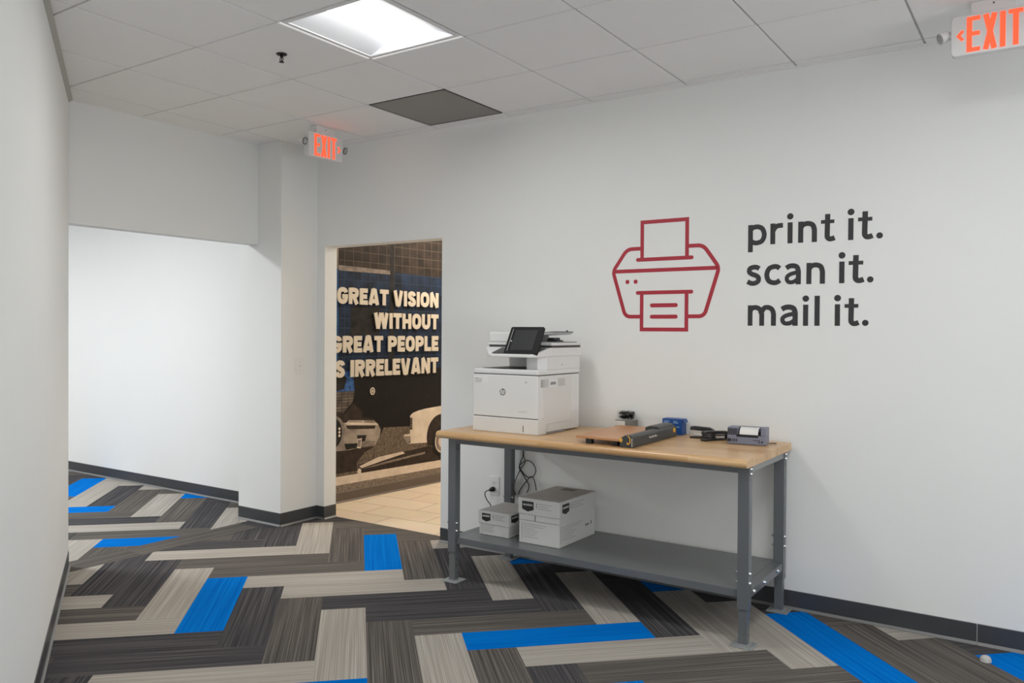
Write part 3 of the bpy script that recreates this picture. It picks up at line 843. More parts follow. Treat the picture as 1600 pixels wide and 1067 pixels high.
def exit_sign(loc, rz, label, arrow, w, head_aim, ring):
    """local frame: face towards -y, x to the viewer's right, origin at the ceiling"""
    t = thing('exit_sign', label, 'exit sign', loc, rz, None, True)
    pass
    hgt = .170
    zc = -.052 - hgt / 2
    m = MB(); m.prism(rounded_rect(w, hgt, .02), -.022, .022, 0, lambda a, b, c: (a, c, b + zc)); m.build('housing', M_SIGN, t, bevel=.004)
    m = MB(); m.prism([(-.085, -.02), (.085, -.02), (.085, .045), (-.085, .045)], -.0535, -.0005, 0); m.build('canopy', M_SIGN, t, bevel=.004)
    m = MB(); m.cyl((0, -.0195, -.02), (0, -.0215, -.02), .004, mi=0); m.build('screw', M_RING, t)
    h = .148
    sx = h
    tw = cap_width('EXIT', G20, .07) * sx
    xr_ = tw / 2 + (.004 if arrow == 'left' else -.004)
    m = MB(); put(m, cap_line('EXIT', G20, h, xr_, zc - h / 2, sx, EC, .07), (0, -.022, 0), RT, UP, .0015); m.build('lettering', M_EXIT, t)
    s = -1 if arrow == 'left' else 1
    ax = (xr_ - tw - .014) if s < 0 else (xr_ + .014)
    m = MB(); put(m, ribbon([(ax, zc + .020), (ax + s * .017, zc), (ax, zc - .020)], .012), (0, -.022, 0), RT, UP, .0015); m.build('arrow', M_EXIT, t)
    for sd in (-1, 1):
        hx = sd * (w / 2 + .03)
        m = MB(); m.cyl((sd * (w / 2 - .005), 0, zc + .01), (sd * (w / 2 + .02), 0, zc + .01), .012, .009)
        d = Vector(head_aim).normalized()
        c0 = Vector((hx, 0, zc + .012))
        m.lathe([(0, -.032), (.014, -.03), (.022, -.016), (.025, .004), (.025, .016), (.021, .016)], c0, d)
        hd = m.build('lamp_head', M_SIGN, t)
        m = MB(); m.lathe([(.0255, .012), (.0255, .0175), (.0215, .0185), (.0215, .0155)], c0, d); m.build('lamp_ring', ring, hd)
        m = MB(); m.lathe([(0, .012), (.012, .013), (.0205, .0145)], c0, d)
        for k in range(3):
            tt = 2 * PI * k / 3
            a_ = d.orthogonal().normalized(); b2 = d.cross(a_)
            m.cyl(c0 + d * .013 + (a_ * math.cos(tt) + b2 * math.sin(tt)) * .008, c0 + d * .0155 + (a_ * math.cos(tt) + b2 * math.sin(tt)) * .008, .003, n=8)
        m.build('lamp_lens', M_LENS, hd)
    return t
exit_sign((-.66, -.36, H), PI / 2, 'lit red EXIT sign with arrow pointing right, hanging by the corner pillar', 'right', .315, (.3, -1, -.25), M_RING)
exit_sign((3.362, -.35, H), 0, 'lit red EXIT sign with arrow pointing left, in the upper right corner', 'left', .315, (-.8, -.5, -.4), M_SIGN)

# ------------------------------------------------------------------ wall plates
def plate(name, label, cat, cx_, cz, face, kind):
    """face 'y' on the back wall, 'x' on the pillar's side"""
    if face == 'y': tf = lambda a, b, c: (cx_ + a, VB - c, cz + b); loc = (cx_, VB, cz)
    else: tf = lambda a, b, c: (-1.213 + c, cx_ + a, cz + b); loc = (-1.213, cx_, cz)
    t = thing(name, label, cat, loc)
    m = MB(); m.prism(rounded_rect(.078, .124, .006, 3), 0, .005, 0, tf); m.build('cover_plate', M_WHITE, t, bevel=.0015)
    if kind == 'outlet':
        for dz in (-.021, .021):
            m = MB(); m.prism(rounded_rect(.035, .029, .01, 4), .005, .0065, 0, lambda a, b, c, dz=dz: tf(a, b + dz, c))
            so = m.build('socket', M_WHITE, t)
            m = MB()
            for dx, hh in ((-.007, .0095), (.007, .008)): m.prism([(dx - .0012, dz - hh / 2 + .003), (dx + .0012, dz - hh / 2 + .003), (dx + .0012, dz + hh / 2 + .003), (dx - .0012, dz + hh / 2 + .003)], .0064, .007, 0, tf)
            m.prism([(.003 * math.cos(k), dz - .008 + .003 * math.sin(k)) for k in [i * PI / 4 for i in range(8)]], .0064, .007, 0, tf)
            m.build('slot', M_STEEL_D, so)
    else:
        m = MB(); m.prism(rounded_rect(.012, .026, .002, 2), .005, .009, 0, tf); m.prism([(-.004, -.004), (.004, -.004), (.004, .011), (-.004, .011)], .009, .017, 0, tf); m.build('toggle', M_WHITE, t)
        for dz in (-.03, .03):
            m = MB(); m.prism([(.003 * math.cos(k), dz + .003 * math.sin(k)) for k in [i * PI / 4 for i in range(8)]], .005, .0062, 0, tf)
            m.build('screw', mat('screw_grey', (.45, .45, .45, 1), .4, metal=.6), t)
    return t
plate('light_switch', 'white toggle light switch on the side of the corner pillar', 'light switch', -.083, 1.197, 'x', 'switch')
plate('wall_outlet', 'white wall outlet left of the rear bench leg, a black plug in it', 'outlet', .495, .443, 'y', 'outlet')
plate('wall_outlet', 'white wall outlet half hidden right of the rear bench leg, above the small box', 'outlet', .645, .45, 'y', 'outlet')

# ------------------------------------------------------------------ workbench
ZT = .892
bench = thing('workbench', 'grey steel workbench with a maple butcher block top and lower shelf against the wall', 'workbench', (1.52, -.29, 0))
BX0, BX1, BY0, BY1 = .612, 2.433, -.672, .078
m = MB()
pr = [(BY1, ZT), (BY1, ZT - .041)]
rr = .0205
pr += [(BY0 + rr + rr * math.cos(math.radians(a)), ZT - rr + rr * math.sin(math.radians(a))) for a in range(270, 89, -15)]
m.prism(pr, BX0, BX1, 0, lambda a, b, c: (c, a, b))
m.build('tabletop', M_MAPLE, bench, bevel=.002)
LEGS = [(.630, -.575, 'f'), (2.362, -.575, 'f'), (.630, .008, 'r'), (2.362, .008, 'r')]
LWX, LWY = .054, .047
for lx, ly, fr_ in LEGS:
    m = MB()
    t_ = .004; zt_, zb_ = ZT - .042, .172
    m.box(lx, lx + LWX, ly, ly + t_, zb_, zt_)
    m.box(lx, lx + t_, ly + t_, ly + LWY, zb_, zt_); m.box(lx + LWX - t_, lx + LWX, ly + t_, ly + LWY, zb_, zt_)
    m.box(lx + t_, lx + LWX - t_, ly + LWY - t_, ly + LWY, zb_, zt_)
    leg = m.build('leg', M_STEEL, bench, bevel=.0025)
    m = MB(); m.box(lx + .0048, lx + LWX - .0048, ly + .0055, ly + LWY - .0055, .004, .2)
    ft = m.build('leg_extension', M_STEEL, leg, bevel=.0025)
    m = MB()
    cxl, cyl_ = lx + LWX / 2, ly + LWY / 2
    m.box(cxl - .055, cxl + .055, cyl_ - .052, cyl_ + .052, 0.0005, .006)
    m.box(lx - .002, lx + LWX + .002, ly - .002, ly + LWY + .002, .006, .010)
    m.build('foot_plate', mat('foot_steel', lin(142, 145, 146), .35), leg, bevel=.002)
    for z, dx in ((.05, -.0048), (.09, -.0048), (.13, -.0048), (.78, 0)):
        m = MB(); m.cyl((lx + LWX + dx - .0002, cyl_, z), (lx + LWX + dx + .0006, cyl_, z), .004, n=10); m.build('bolt_hole', M_STEEL_D, leg)
    bz = (.30, .345) if fr_ == 'f' else (.35, .40)
    for z in bz:
        for dx, sgn in ((LWX, 1), (0, -1)):
            m = MB(); m.lathe([(0, .0), (.009, .0), (.009, .003), (.006, .004), (.006, .010), (0, .011)], (lx + dx, cyl_ - .012, z), (sgn, 0, 0), n=8)
            m.build('bolt', M_BOLT, leg)
    if lx > 1.5:
        for z in (.835, .812):
            m = MB(); m.lathe([(0, .0), (.009, .0), (.009, .003), (.006, .004), (.006, .010), (0, .011)], (lx + LWX, cyl_ - .006, z), (1, 0, 0), n=8)
            m.build('bolt', M_BOLT, leg)
m = MB(); m.box(.684, 2.362, -.574, -.570, ZT - .078, ZT - .042); m.box(.684, 2.362, -.570, -.535, ZT - .046, ZT - .042); m.build('front_rail', M_STEEL, bench, bevel=.001)
m = MB(); m.box(.684, 2.362, .050, .054, ZT - .078, ZT - .042); m.build('rear_rail', M_STEEL, bench, bevel=.001)
for x in (.632, 2.408):
    m = MB(); m.box(x, x + .004, -.528, .008, ZT - .078, ZT - .042); m.box(x - .03 if x > 1 else x + .004, x if x > 1 else x + .034, -.528, .008, ZT - .046, ZT - .042); m.build('side_rail', mat('light_grey_steel', lin(146, 149, 146), .35), bench, bevel=.001)
m = MB()
sz = .262
m.box(.686, 2.360, -.562, .05, sz - .004, sz)
m.box(.686, 2.360, -.562, -.558, sz - .038, sz - .004)
m.box(.686, 2.360, .046, .05, sz - .038, sz - .004)
m.box(.636, .686, -.527, .006, sz - .004, sz); m.box(2.360, 2.412, -.527, .006, sz - .004, sz)
m.box(.636, .640, -.527, .006, sz - .038, sz - .004); m.box(2.408, 2.412, -.527, .006, sz - .042, sz - .004)
shelf = m.build('shelf', M_STEEL, bench, bevel=.0015)
for y in (-.485, -.32, -.09):
    m = MB(); m.lathe([(0, .0), (.011, .0), (.011, .003), (.007, .004), (.007, .011), (0, .012)], (2.412, y, sz - .018), (1, 0, 0), n=8)
    m.build('bolt', M_BOLT, shelf)

# ------------------------------------------------------------------ printer
PX0, PX1, PY0, PY1 = .757, 1.205, -.508, -.03
M_PW = mat('printer_white', (.74, .74, .735, 1), .38, noise=.01)
M_PW2 = mat('printer_warm_white', (.70, .695, .68, 1), .42, noise=.01)
M_PG = mat('printer_gap', (.10, .10, .10, 1), .6)
M_PDK = mat('printer_dark_grey', (.045, .045, .048, 1), .45, noise=.05)
M_BEZEL = mat('bezel_black', (.010, .010, .011, 1), .55, spec=.25)
M_VENT = mat('vent_grey', (.42, .42, .41, 1), .5)
M_PGREY = mat('printer_grey', (.25, .25, .255, 1), .45, noise=.05)
pt = thing('printer', 'white multifunction printer with a tilted black touchscreen on the workbench', 'printer', ((PX0 + PX1) / 2, (PY0 + PY1) / 2, ZT))
z0 = ZT + .0005
m = MB(); m.box(PX0 + .003, PX1 - .002, PY0 + .012, PY1, z0 + .004, 1.2245); m.build('body', M_PW, pt, bevel=.006)
m = MB(); m.box(PX0, PX1 + .0015, PY0, PY0 + .10, z0, .979); dr = m.build('paper_drawer', M_PW2, pt, bevel=.004)
m = MB(); m.box(PX1 + .001, PX1 + .0025, PY0 + .1, PY1 - .12, z0 + .01, .944); dp = m.build('drawer_side', M_PW2, dr)
m = MB(); m.box(1.108, 1.1145, PY0 - .0008, PY0 + .004, .906, .942); m.build('level_window', M_PGREY, dr)
m = MB(); m.box(PX1 - .02, PX1 + .0035, PY0 + .095, PY0 + .30, .8935, .905); m.build('drawer_grip', M_PGREY, dr)
m = MB(); m.box(PX0 + .001, PX1 - .0, PY0 + .001, PY0 + .09, .983, 1.2235); door = m.build('front_door', M_PW, pt, bevel=.005)
m = MB(); m.box(PX0 + .004, PX1 - .004, PY0 + .006, PY1 - .01, .9785, .984); m.build('seam', M_PG, pt)
m = MB(); m.box(PX0 + .004, PX1 - .003, PY0 + .006, PY1 - .01, 1.2225, 1.229); m.build('seam', M_PG, pt)
m = MB(); m.box(PX0 + .004, PX1 + .001, PY0 + .003, PY1, 1.2275, 1.256); m.build('output_tray', M_PW, pt, bevel=.007)
m = MB(); m.box(PX0 + .03, 1.075, PY0 + .06, PY1 - .14, 1.2555, 1.2585); m.build('tray_inset', M_PDK, pt)
# side cover with vents and latch
m = MB(); m.box(PX1 - .002, PX1 + .001, PY0 + .065, PY1 - .10, .95, 1.215); sc = m.build('side_cover', M_PW2, pt, bevel=.001)
for ya_, yb_ in ((-.474, -.399), (-.288, -.214)):
    m = MB()
    for k in range(10):
        y = ya_ + (yb_ - ya_) * k / 9
        m.box(PX1 + .0005, PX1 + .0016, y, y + .0032, 1.158, 1.203)
    m.build('vent', M_VENT, sc)
m = MB(); m.box(PX1 + .0008, PX1 + .002, -.392, -.294, 1.156, 1.204); lt_ = m.build('latch', M_PW, sc)
m = MB(); m.prism([(-.376, 1.170), (-.310, 1.170), (-.316, 1.186), (-.370, 1.186)], PX1 + .0015, PX1 + .0026, 0, lambda a, b, c: (c, a, b)); m.build('latch_recess', M_PGREY, lt_)
m = MB(); m.box(PX1 - .002, PX1 + .0016, PY1 - .105, PY1 - .012, .90, 1.005); m.build('rear_panel', M_PW2, sc)
# neck
m = MB()
m.prism([(1.075, PY0 + .085), (1.165, PY0 + .06), (PX1 + .0005, PY0 + .10), (PX1 + .0005, PY1), (PX0 + .02, PY1), (PX0 + .02, PY1 - .13), (1.075, PY1 - .13)], 1.2545, 1.3305)
m.build('neck', M_PW, pt, bevel=.003)
m = MB(); m.box(PX1, PX1 + .0014, -.246, -.242, 1.278, 1.286); m.build('side_lock', M_PDK, pt)
# scanner deck with the protruding console
m = MB()
FX0, FX1 = .885, 1.165
deck = [(PX0 + .0, -.365), (PX0 + .02, -.395), (FX0 - .02, -.50), (FX0 + .02, -.515), (FX1 - .02, -.515), (FX1 + .015, -.50), (PX1 + .004, -.34), (PX1 + .004, PY1 + .015), (PX0, PY1 + .015)]
YB = -.372
zt_d = lambda y: 1.3805 if y > YB else 1.342 + (y + .515) / (.515 + YB) * .0385
zb_d = lambda y: 1.329 if y > YB else 1.325 + (y + .515) / (.515 + YB) * .004
m.box(PX0, PX1 + .004, YB + .0001, PY1 + .015, 1.329, 1.3805)
front = [(PX0, YB), (PX0 + .012, -.392), (FX0 - .03, -.495), (FX0 + .01, -.515), (FX1 - .01, -.515), (FX1 + .02, -.500), (PX1 + .004, YB - .02), (PX1 + .004, YB)]
n_ = len(front)
m.add([(x, y, zt_d(y)) for x, y in front] + [(x, y, zb_d(y)) for x, y in front], [tuple(range(n_)), tuple(range(2 * n_ - 1, n_ - 1, -1))] + [(i, n_ + i, n_ + (i + 1) % n_, (i + 1) % n_) for i in range(n_)])
scn = m.build('scanner_deck', M_PW, pt, bevel=.005, seg=3)
m = MB()
con = [(FX0 - .005, -.385), (FX0 - .003, -.494), (FX0 + .012, -.507), (FX1 - .012, -.507), (FX1 + .012, -.494), (PX1 - .02, -.385)]
m.add([(x, y, zt_d(y) + .0022) for x, y in con] + [(x, y, zt_d(y) - .001) for x, y in con], [tuple(range(6)), tuple(range(11, 5, -1))] + [(i, 6 + i, 6 + (i + 1) % 6, (i + 1) % 6) for i in range(6)])
m.build('console', M_PDK, scn)
m = MB(); m.box(PX0 + .008, PX1 - .004, -.355, PY1 + .01, 1.3795, 1.394); m.build('lid_gap', M_PDK, scn)
m = MB(); m.prism([(PX0 + .002, -.36), (PX1 - .0, -.36), (PX1 + .006, -.34), (PX1 + .006, PY1 + .012), (PX0 + .002, PY1 + .012)], 1.393, 1.408); lid = m.build('scanner_lid', M_PW, pt, bevel=.004)
m = MB(); m.box(PX0 + .002, .93, -.355, PY1 + .01, 1.4075, 1.470); m.build('feeder_cover', M_PW, lid, bevel=.012, seg=3)
m = MB(); m.box(.93, 1.0, -.32, PY1 - .02, 1.4075, 1.45); m.build('feeder_throat', M_PGREY, lid, bevel=.004)
m = MB(); m.add([(.92, -.31, 1.452), (1.185, -.31, 1.470), (1.185, -.06, 1.470), (.92, -.06, 1.452), (.92, -.31, 1.445), (1.16, -.30, 1.456), (1.16, -.07, 1.456), (.92, -.06, 1.445)],
     [(0, 1, 2, 3), (7, 6, 5, 4), (0, 4, 5, 1), (1, 5, 6, 2), (2, 6, 7, 3), (3, 7, 4, 0)]); itr = m.build('input_tray', M_PW, lid, bevel=.002)
m = MB(); m.add([(.93, -.30, 1.4535), (1.182, -.30, 1.4705), (1.182, -.07, 1.4705), (.93, -.07, 1.4535), (.93, -.30, 1.4565), (1.182, -.30, 1.4745), (1.182, -.07, 1.4745), (.93, -.07, 1.4565)],
     [(0, 1, 2, 3), (7, 6, 5, 4), (0, 4, 5, 1), (1, 5, 6, 2), (2, 6, 7, 3), (3, 7, 4, 0)]); m.build('tray_bed', M_PDK, itr)
m = MB(); m.box(1.15, 1.156, -.10, -.09, 1.472, 1.482); m.build('paper_guide', M_PDK, itr)
m = MB(); m.box(1.0, 1.19, -.30, -.04, 1.4075, 1.4135); ot = m.build('output_bed', M_PGREY, lid, bevel=.001)
m = MB(); m.prism([(1.06, 1.413), (1.145, 1.413), (1.14, 1.421), (1.12, 1.424), (1.115, 1.437), (1.078, 1.437), (1.072, 1.424)], -.19, -.12, 0, lambda a, b, c: (a, c, b)); m.build('paper_stop', M_PDK, ot)
# touchscreen
def scr(u, v, d):   # u across, v up the tilted face, d out of it
    base = Vector((.966 + .114, -.505, 1.343)); up_ = Vector((0, .088, .158)).normalized(); n = Vector((0, -up_.z, up_.y))
    return tuple(base + Vector((u, 0, 0)) + up_ * v + n * d)
m = MB(); m.prism([(a, b + .09) for a, b in rounded_rect(.226, .18, .011, 4)], -.016, 0, 0, scr); ts = m.build('touchscreen', M_BEZEL, pt, bevel=.003)
m = MB(); m.prism([(a, b + .093) for a, b in rounded_rect(.150, .128, .002, 2)], 0, .0006, 0, scr); m.build('screen_glass', mat('screen_glass', (.036, .037, .039, 1), .35, spec=.3), ts)
m = MB(); m.prism([(-.0945, .022), (-.0915, .022), (-.0915, .165), (-.0945, .165)], 0, .0007, 0, scr); put(m, [], (0, 0, 0), RT, UP, 0); m.build('light_strip', mat('light_strip_grey', (.45, .45, .45, 1), .4), ts)
m = MB(); m.prism([(.004 * math.cos(k * PI / 5) - .083, .086 + .004 * math.sin(k * PI / 5)) for k in range(10)], 0, .0007, 0, scr); m.build('home_button', M_WHITE, ts)
m = MB(); m.prism([(-.06, -.45), (.06, -.45), (.06, -.37), (-.06, -.37)], 1.366, 1.40, 0, lambda a, b, c: (1.08 + a, b, c)); m.build('screen_hinge', M_BLACK, ts)
# badge, label, name line on the door
yf = PY0 + .001
m = MB()
bc = (.9685, 1.126)
put(m, [[Vector((bc[0] + .0205 * math.cos(2 * PI * k / 32), bc[1] + .0205 * math.sin(2 * PI * k / 32))) for k in range(32)]], (0, yf, 0), RT, UP, .0008, 0)
hp = []
sl_ = lambda x, y: (bc[0] + x + y * .28, bc[1] + y)
hp += ribbon([sl_(-.0125, -.010), sl_(-.0125, .0185)], .0042)
hp += ribbon([sl_(-.0125, .008), sl_(-.006, .008), sl_(-.0035, .005), sl_(-.0035, -.010)], .0038)
hp += ribbon([sl_(.004, -.0185), sl_(.004, .008), sl_(.0095, .008), sl_(.0125, .005), sl_(.0125, -.006), sl_(.0095, -.009), sl_(.004, -.009)], .0038)
put(m, hp, (0, yf - .0008, 0), RT, UP, .0004, 1)
m.build('logo_badge', [mat('badge_grey', lin(112, 116, 116), .35), M_WHITE], door)
m = MB()
m.box(.768, .862, yf - .0006, yf, 1.172, 1.211)
stk = m.build('sticker', M_WHITE, door)
m = MB()
for z, x1_, h_ in ((1.196, .800, .004), (1.196, .828, .0022), (1.189, .818, .0016), (1.184, .822, .0016), (1.1775, .818, .0022)):
    xa_ = .772 if h_ != .0022 or z < 1.19 else .803
    m.box(xa_, x1_, yf - .0010, yf - .0004, z, z + h_)
m.build('print_line', mat('grey_ink', lin(120, 122, 124), .6), stk)
m = MB()
m.box(1.072, 1.135, yf - .0006, yf, 1.018, 1.0205)
m.build('model_mark', mat('pale_grey_ink', lin(172, 174, 174), .6), door)
m = MB()
m.prism([(1.128 + .006 * math.cos(k * PI / 6), 1.187 + .006 * math.sin(k * PI / 6)) for k in range(12)], yf - .0006, yf, 0, lambda a, b, c: (a, c, b))
m.build('model_mark', mat('pale_grey_ink', lin(172, 174, 174), .6), door)

# ------------------------------------------------------------------ things on the bench
M_BOARD = mat('brown_laminate', lin(190, 136, 92), .35, noise=.07, nscale=12)
M_RAIL = mat('trimmer_charcoal', lin(58, 60, 60), .42, noise=.06)
M_YEL = mat('yellow_mark', lin(228, 172, 62), .5)
tp = thing('paper_trimmer', 'brown paper trimmer board on black feet with a long charcoal cutting rail', 'paper trimmer', (1.66, -.33, ZT))
m = MB(); m.prism([(1.512, -.618), (1.80, -.632), (1.80, -.045), (1.482, -.045)], .919, .931); m.build('base_board', M_BOARD, tp, bevel=.002)
for fx, fy in ((1.568, -.612), (1.715, -.606), (1.53, -.09), (1.70, -.09)):
    m = MB(); m.box(fx, fx + .034, fy, fy + .03, ZT + .0005, .9195); m.build('foot', M_BLACK, tp, bevel=.002)
# rail: a long wedge prism lying along the right edge
def rail(p, q, r): return (1.773 + p - .01 * r / .6, -.632 + r, ZT + .0005 + q)
m = MB()
m.prism([(0, 0), (.073, 0), (.076, .012), (.073, .052), (.06, .061), (.03, .061), (.004, .046), (0, .04)], 0, .585, 0, rail)
rl = m.build('cutting_rail', M_RAIL, tp, bevel=.003)
m = MB(); m.prism([(-.022, .042), (.066, .055), (.060, .068), (.045, .074), (.005, .074), (-.018, .066)], .36, .575, 0, rail); m.build('rail_handle', M_RAIL, rl, bevel=.004)
m = MB(); m.prism([(.010 + .0085 * math.cos(k * PI / 8) - .002, .036 + .011 * math.sin(k * PI / 8)) for k in range(16)], -.0015, .001, 0, rail)
m.build('end_cap_dot', M_YEL, rl)
m = MB()
m.prism([(.545 + .016 * math.cos(k * PI / 8), .038 + .013 * math.sin(k * PI / 8)) for k in range(16)], .070, .0765, 0, lambda a, b, c: rail(c, b, a))
m.build('end_cap_dot', M_YEL, rl)
m = MB()
hook = smooth_path([(.046, .058), (.056, .05), (.059, .036), (.055, .022), (.048, .017), (.043, .021), (.044, .027)], 4)
for pl in ribbon(hook, .005): m.prism([tuple(v) for v in pl], -.0016, .0, 0, rail)
m.build('hook_mark', M_YEL, rl)
m = MB()
for k in range(6): m.prism([(.0665, .006 + k * .0075), (.0715, .006 + k * .0075), (.0715, .0115 + k * .0075), (.0665, .0115 + k * .0075)], -.0014, .0, 0, rail)
M_PALE = mat('pale_mark', lin(190, 186, 178), .6)
m.build('print_mark', M_PALE, rl)
m = MB()
for k in range(9):
    m.prism([(.20 + k * .012, .030), (.209 + k * .012, .030), (.209 + k * .012, .040 - (k % 3) * .003), (.20 + k * .012, .040 - (k % 3) * .003)], .0735, .0768, 0, lambda a, b, c: rail(c, b, a))
m.build('print_mark', M_PALE, rl)

# clear dispenser with black paper clips, behind the board
M_CLEAR = bpy.data.materials.new('clear_plastic'); M_CLEAR.use_nodes = True
_b = M_CLEAR.node_tree.nodes['Principled BSDF']
_b.inputs['Transmission Weight'].default_value = 1.0; _b.inputs['Roughness'].default_value = .05; _b.inputs['IOR'].default_value = 1.04
_b.inputs['Base Color'].default_value = (.95, .96, .96, 1)
cd = thing('clip_dispenser', 'clear cup of black paper clips on a grey base behind the brown board', 'clip dispenser', (1.49, .035, ZT))
m = MB(); m.box(1.432, 1.546, -.004, .070, ZT + .0005, .955); bs = m.build('base', mat('dispenser_grey', lin(122, 120, 116), .5, noise=.06), cd, bevel=.003)
m = MB(); m.box(1.434, 1.497, -.0055, -.0035, .922, .950); m.build('label', mat('paper_white', (.7, .69, .66, 1), .6, noise=.1, nscale=300), bs)
m = MB(); m.box(1.440, 1.541, .0, .066, .9555, 1.006); m.build('cup', M_CLEAR, cd, bevel=.004)
rnd = random.Random(4)
m = MB()
for k in range(150):
    c_ = Vector((rnd.uniform(1.449, 1.533), rnd.uniform(.012, .054), rnd.uniform(.964, 1.0)))
    d1 = Vector((rnd.uniform(-1, 1), rnd.uniform(-1, 1), rnd.uniform(-1, 1))).normalized(); d2 = d1.orthogonal().normalized()
    L_, w_ = .010, .0032
    m.tube([c_ - d1 * L_ + d2 * w_, c_ + d1 * L_ + d2 * w_, c_ + d1 * L_ - d2 * w_, c_ - d1 * L_ * .5 - d2 * w_], .0011, n=4)
clp = m.build('paper_clips', mat('black_clip', (.02, .02, .02, 1), .3, metal=.3), cd)
clp['kind'] = 'stuff'

bb = thing('staple_box', 'small blue cardboard box with open flap standing behind the paper trimmer', 'box', (1.80, .03, ZT))
M_BB = mat('blue_card', lin(28, 74, 140), .45, noise=.12, nscale=30)
m = MB(); m.box(1.728, 1.848, .004, .068, ZT + .0005, .982); crt = m.build('carton', M_BB, bb, bevel=.002)
m = MB(); m.add([(1.849, .006, .982), (1.849, .066, .982), (1.858, .066, .962), (1.858, .006, .962), (1.8505, .006, .982), (1.8505, .066, .982), (1.8595, .066, .9625), (1.8595, .006, .9625)],
   [(0, 1, 2, 3), (7, 6, 5, 4), (0, 4, 5, 1), (2, 6, 7, 3), (1, 5, 6, 2), (0, 3, 7, 4)]); m.build('flap', M_BB, bb)
m = MB()
for x_, z_, w_ in ((1.738, .966, .034), (1.738, .958, .026), (1.795, .966, .022), (1.795, .958, .03), (1.812, .935, .02)): m.box(x_, x_ + w_, .0032, .0042, z_, z_ + .004)
m.build('print_line', mat('pale_blue_ink', lin(150, 182, 216), .6), crt)

def stapler(label, loc, rz, L, hgt, chrome):
    t = thing('stapler', label, 'stapler', loc, rz, None, True)
    M_CH = mat('stapler_chrome', (.6, .6, .6, 1), .2, metal=1.0)
    m = MB(); m.prism([(-L / 2, 0), (L / 2, 0), (L / 2, .008), (L * .1, .012), (-L / 2, .009)], -.018, .018, 0, lambda a, b, c: (a, c, b + .0005)); m.build('base', M_BLACK, t, bevel=.003)
    m = MB(); m.prism([(-L * .47, hgt * .50), (L * .40, hgt * .34), (L * .40, hgt * .46), (-L * .47, hgt * .64)], -.0095, .0095, 0, lambda a, b, c: (a, c, b)); m.build('magazine', M_CH if chrome else M_BLACK_M, t, bevel=.001)
    m = MB(); m.prism([(-L / 2, hgt * .66), (-L * .47, hgt * .97), (-L * .3, hgt), (L * .25, hgt * .92), (L * .42, hgt * .72), (L * .44, hgt * .4), (L * .36, hgt * .38), (L * .3, hgt * .55), (-L * .4, hgt * .68)], -.015, .015, 0, lambda a, b, c: (a, c, b)); m.build('handle', M_BLACK, t, bevel=.004)
    m = MB(); m.prism([(L * .30, .006), (L * .44, .006), (L * .44, hgt * .6), (L * .30, hgt * .5)], -.0165, .0165, 0, lambda a, b, c: (a, c, b)); m.build('hinge', M_BLACK_M, t, bevel=.002)
    m = MB(); m.box(-L * .49, -L * .40, -.011, .011, hgt * .12 if chrome else hgt * .4, hgt * .56); m.build('nose', M_CH if chrome else M_BLACK_M, t, bevel=.002)
    return t
stapler('black desk stapler with chrome nose, behind the other stapler', (1.990, -.04, ZT), math.radians(14), .145, .066, True)
stapler('long flat black stapler lying at an angle beside the grey-violet device', (2.082, -.075, ZT), math.radians(58), .20, .054, False)

M_VIO = mat('violet_grey_plastic', lin(120, 123, 140), .42, noise=.03)
M_VIOD = mat('violet_grey_dark', lin(64, 64, 74), .42, noise=.03)
es = thing('electric_punch', 'grey-violet desk device with a white paper roll, on the right end of the bench', 'desk device', (2.262, -.115, ZT), math.radians(6), None, True)
m = MB()
# body is hollowed at the front by a paper channel
m.box(-.098, .098, -.048, .048, .0015, .050)
m.box(-.098, -.043, -.040, .048, .050, .088); m.box(.073, .098, -.048, .048, .050, .090); m.box(-.043, .073, .012, .048, .050, .089)
body = m.build('body', M_VIO, es, bevel=.003)
m = MB(); m.box(-.0975, -.044, -.0485, -.038, .046, .083); m.build('dark_corner', M_VIOD, body, bevel=.006)
m = MB(); m.box(-.043, .073, -.047, -.030, .0495, .0525); m.box(.055, .073, -.030, .012, .050, .066); m.box(-.05, .06, -.0487, -.0475, .040, .052); m.build('slot', M_STEEL_D, body)
m = MB()
arc = [(.012 - .05 * math.sin(t * PI / 2), .052 + .036 * math.cos(t * PI / 2)) for t in [k / 10 for k in range(11)]]
m.prism(arc + [(y + .001, z - .0012) for y, z in reversed(arc)], -.036, .058, 0, lambda a, b, c: (c, a - .004, b)); m.build('paper_strip', mat('paper_strip', (.75, .74, .72, 1), .55, noise=.04, nscale=60), es)
m = MB()
for k in range(14): m.box(-.031 + k * .0058, -.0285 + k * .0058, -.0095, -.0075, .0875, .0885)
m.build('print_mark', M_STEEL_D, es)
for bx in ((-.095, -.078, .014, .030), (.062, .069, .014, .021), (.076, .084, .014, .023)):
    m = MB(); m.box(bx[0], bx[1], -.0492, -.047, bx[2], bx[3]); m.build('button', M_BLACK, body)
m = MB()
for bx in ((-.072, -.065, .015, .03), (-.062, -.055, .015, .03), (-.052, -.045, .015, .03), (.035, .07, .024, .028)):
    m = MB(); m.box(bx[0], bx[1], -.0489, -.047, bx[2], bx[3]); m.build('symbol', M_VIOD, body)
m = MB(); m.tube([(.095, .045, .004), (.118, .06, .004), (.13, .07, .0035)], .0025); m.build('cord', M_BLACK_M, es)

